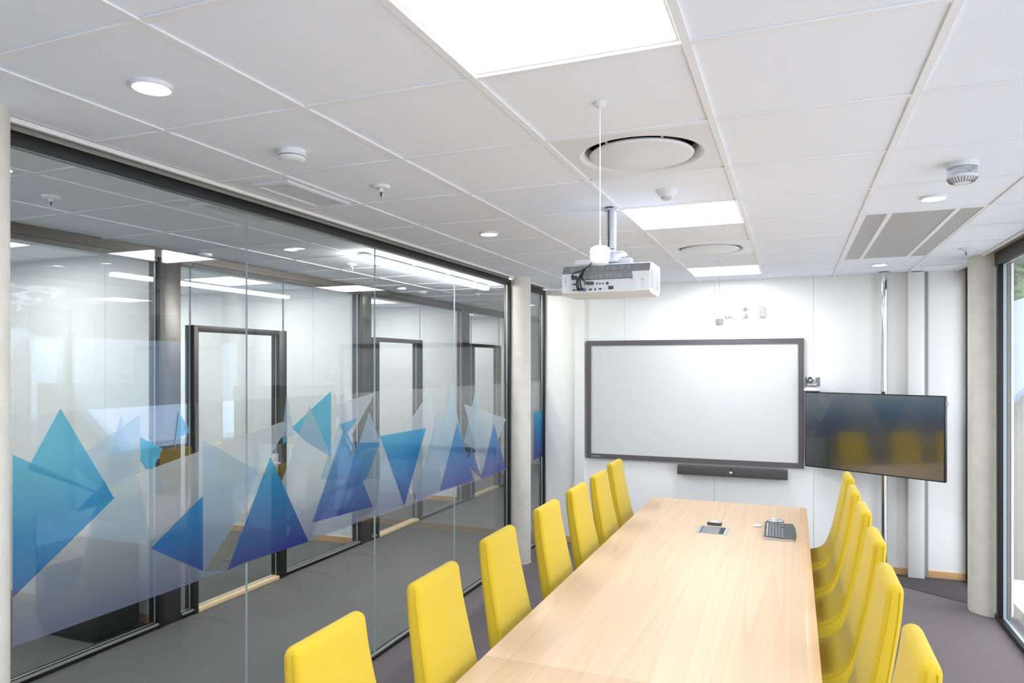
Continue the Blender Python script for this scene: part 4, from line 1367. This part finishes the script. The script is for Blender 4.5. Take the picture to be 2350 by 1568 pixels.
# ------------------------------------------------------------------ outside
bm = bmesh.new()
rnd = random.Random(11)
hv = [[bm.verts.new((-30+6*i, 56+4*j, -3+1.9*j+rnd.uniform(-.6, .6))) for j in range(18)] for i in range(28)]
for i in range(27):
    for j in range(17):
        bm.faces.new((hv[i][j], hv[i+1][j], hv[i+1][j+1], hv[i][j+1])).smooth = True
tag(obj('hill', bm, M['leafy']), 'wooded green hillside beyond the houses', 'hill', kind='structure')
struct('ground', B(((RX+.4, -40, -3.2), (90, 90, -3.0))), M['paving'], 'pale paving outside the facade, added to bounce light onto the ceiling', 'ground')  # pale surface added to throw sky light up to the ceiling
def house(x0, x1, y0, y1, zb, ze, zr, ridge_y, label, wins, roof='roof'):
    """gabled house; ridge along Y when ridge_y"""
    t = thing('house', label, 'house', (x0, y0, -3))
    L, D = x1-x0, y1-y0
    e, r_ = ze+3, zr+3
    obj('wall', B(((0, 0, 0), (L, D, e))), M['render'], t)
    bm = bmesh.new()
    ov = .35
    if ridge_y:
        secn = [(-ov, e-.25), (L/2, r_), (L+ov, e-.25), (L+ov, e-.40), (L/2, r_-.16), (-ov, e-.40)]
        a = [bm.verts.new((x, -ov, z)) for x, z in secn]
        b = [bm.verts.new((x, D+ov, z)) for x, z in secn]
    else:
        secn = [(-ov, e-.25), (D/2, r_), (D+ov, e-.25), (D+ov, e-.40), (D/2, r_-.16), (-ov, e-.40)]
        a = [bm.verts.new((-ov, y, z)) for y, z in secn]
        b = [bm.verts.new((L+ov, y, z)) for y, z in secn]
    bm.faces.new(a); bm.faces.new(b)
    for i in range(6):
        bm.faces.new((a[i], a[(i+1) % 6], b[(i+1) % 6], b[i]))
    obj('roof', bm, M[roof], t)
    bm = bmesh.new()
    if ridge_y:
        f = [bm.verts.new(p) for p in ((0, 0, e), (L, 0, e), (L/2, 0, r_-.17))]
        g = [bm.verts.new(p) for p in ((0, D, e), (L, D, e), (L/2, D, r_-.17))]
    else:
        f = [bm.verts.new(p) for p in ((0, 0, e), (0, D, e), (0, D/2, r_-.17))]
        g = [bm.verts.new(p) for p in ((L, 0, e), (L, D, e), (L, D/2, r_-.17))]
    bm.faces.new(f); bm.faces.new(g)
    for i in range(3):
        bm.faces.new((f[i], f[(i+1) % 3], g[(i+1) % 3], g[i]))
    obj('gable', bm, M['render'], t)
    for (px, py, pz, sx, sy, sz) in wins:
        wn_ = obj('window', B(((px, py, pz), (px+sx, py+sy, pz+sz))), M['white'], t)
        g_ = .06
        if sx < sy:
            obj('pane', B(((px-.01, py+g_, pz+g_), (px-.001, py+sy-g_, pz+sz-g_))), M['dgrey'], wn_)
        else:
            obj('pane', B(((px+g_, py-.01, pz+g_), (px+sx-g_, py-.001, pz+sz-g_))), M['dgrey'], wn_)
    return t
house(9.25, 16, 7.3, 10.9, -3, .3, 2.60, False, 'pale house with its gable end facing the glass wall', [(-.05, .5, 1.4, .05, .9, 1.1), (-.05, 2.1, 1.4, .05, .9, 1.1)], 'roof_light')
house(11, 17, 11.8, 24.0, -3, .1, 2.65, True, 'long pale house with blue-grey roof behind the gabled house', [(-.05, 2, 1.2, .05, 1, 1.2), (-.05, 5, 1.2, .05, 1, 1.2)], 'roof_light')
house(4.6, 9.0, 19.0, 34.0, -3, 1.0, 4.0, True, 'pale house beyond the facade window', [(.7, -.05, 1.6, .9, .05, 1.2), (2.5, -.05, 1.6, .9, .05, 1.2), (-.05, 2, 1.4, .05, 1, 1.2), (-.05, 5, 1.4, .05, 1, 1.2), (-.05, 8, 1.4, .05, 1, 1.2)])
def tree(x, y, h, r, label, seed):
    t = thing('tree', label, 'tree', (x, y, -3), 0, 'trees outside the facade')
    rnd = random.Random(seed)
    bm = bmesh.new()
    bm_tube(bm, [(0, 0, 0), (.05, .03, h*.3), (0, .1, h*.75)], .16, 10)
    for k in range(5):
        a = rnd.uniform(0, 6.28)
        bm_tube(bm, [(0, .05, h*(.35+.07*k)), (r*.5*math.cos(a), r*.5*math.sin(a), h*(.5+.07*k))], .06, 6)
    obj('trunk', bm, M['bark'], t)
    bm = bmesh.new()
    for k in range(1500):
        u = rnd.gauss(0, 1); v = rnd.gauss(0, 1); w_ = rnd.gauss(0, 1)
        d = Vector((u, v, w_)).normalized()*(rnd.uniform(.55, 1.0)**.6)
        c = Vector((d.x*r, d.y*r, h*.66+d.z*h*.36))
        s = rnd.uniform(.12, .26)
        m_ = Matrix.Rotation(rnd.uniform(0, 6.3), 3, 'Z') @ Matrix.Rotation(rnd.uniform(0, 3.1), 3, 'X')
        vs = [bm.verts.new(c+m_ @ Vector(p)) for p in ((-s, 0, 0), (0, -s*.5, s*.2), (s, 0, 0), (0, s*.5, s*.2))]
        bm.faces.new(vs)
    obj('foliage', bm, M['leafy'], t, autosmooth=False)
k = 0
for (x, y, h, r) in ((5.0, 40, 11, 3.3), (12.2, 40, 12, 3.4), (19.5, 40, 10, 3.2), (7.5, 49, 13, 3.6), (22.5, 16, 9.5, 3.0), (22.5, 9, 9, 3.0), (22.0, 2, 9.5, 3.0), (22.5, 24, 10, 3.1)):
    tree(x, y, h, r, ['broad green tree standing behind the pale house', 'tall green tree standing behind the pale house', 'green tree behind the corner of the pale house', 'tall green tree far along the facade',
                      'green tree behind the gabled house', 'low green tree beyond the gabled house', 'green tree opposite the glass wall', 'round green tree between the two houses'][k], k)
    k += 1
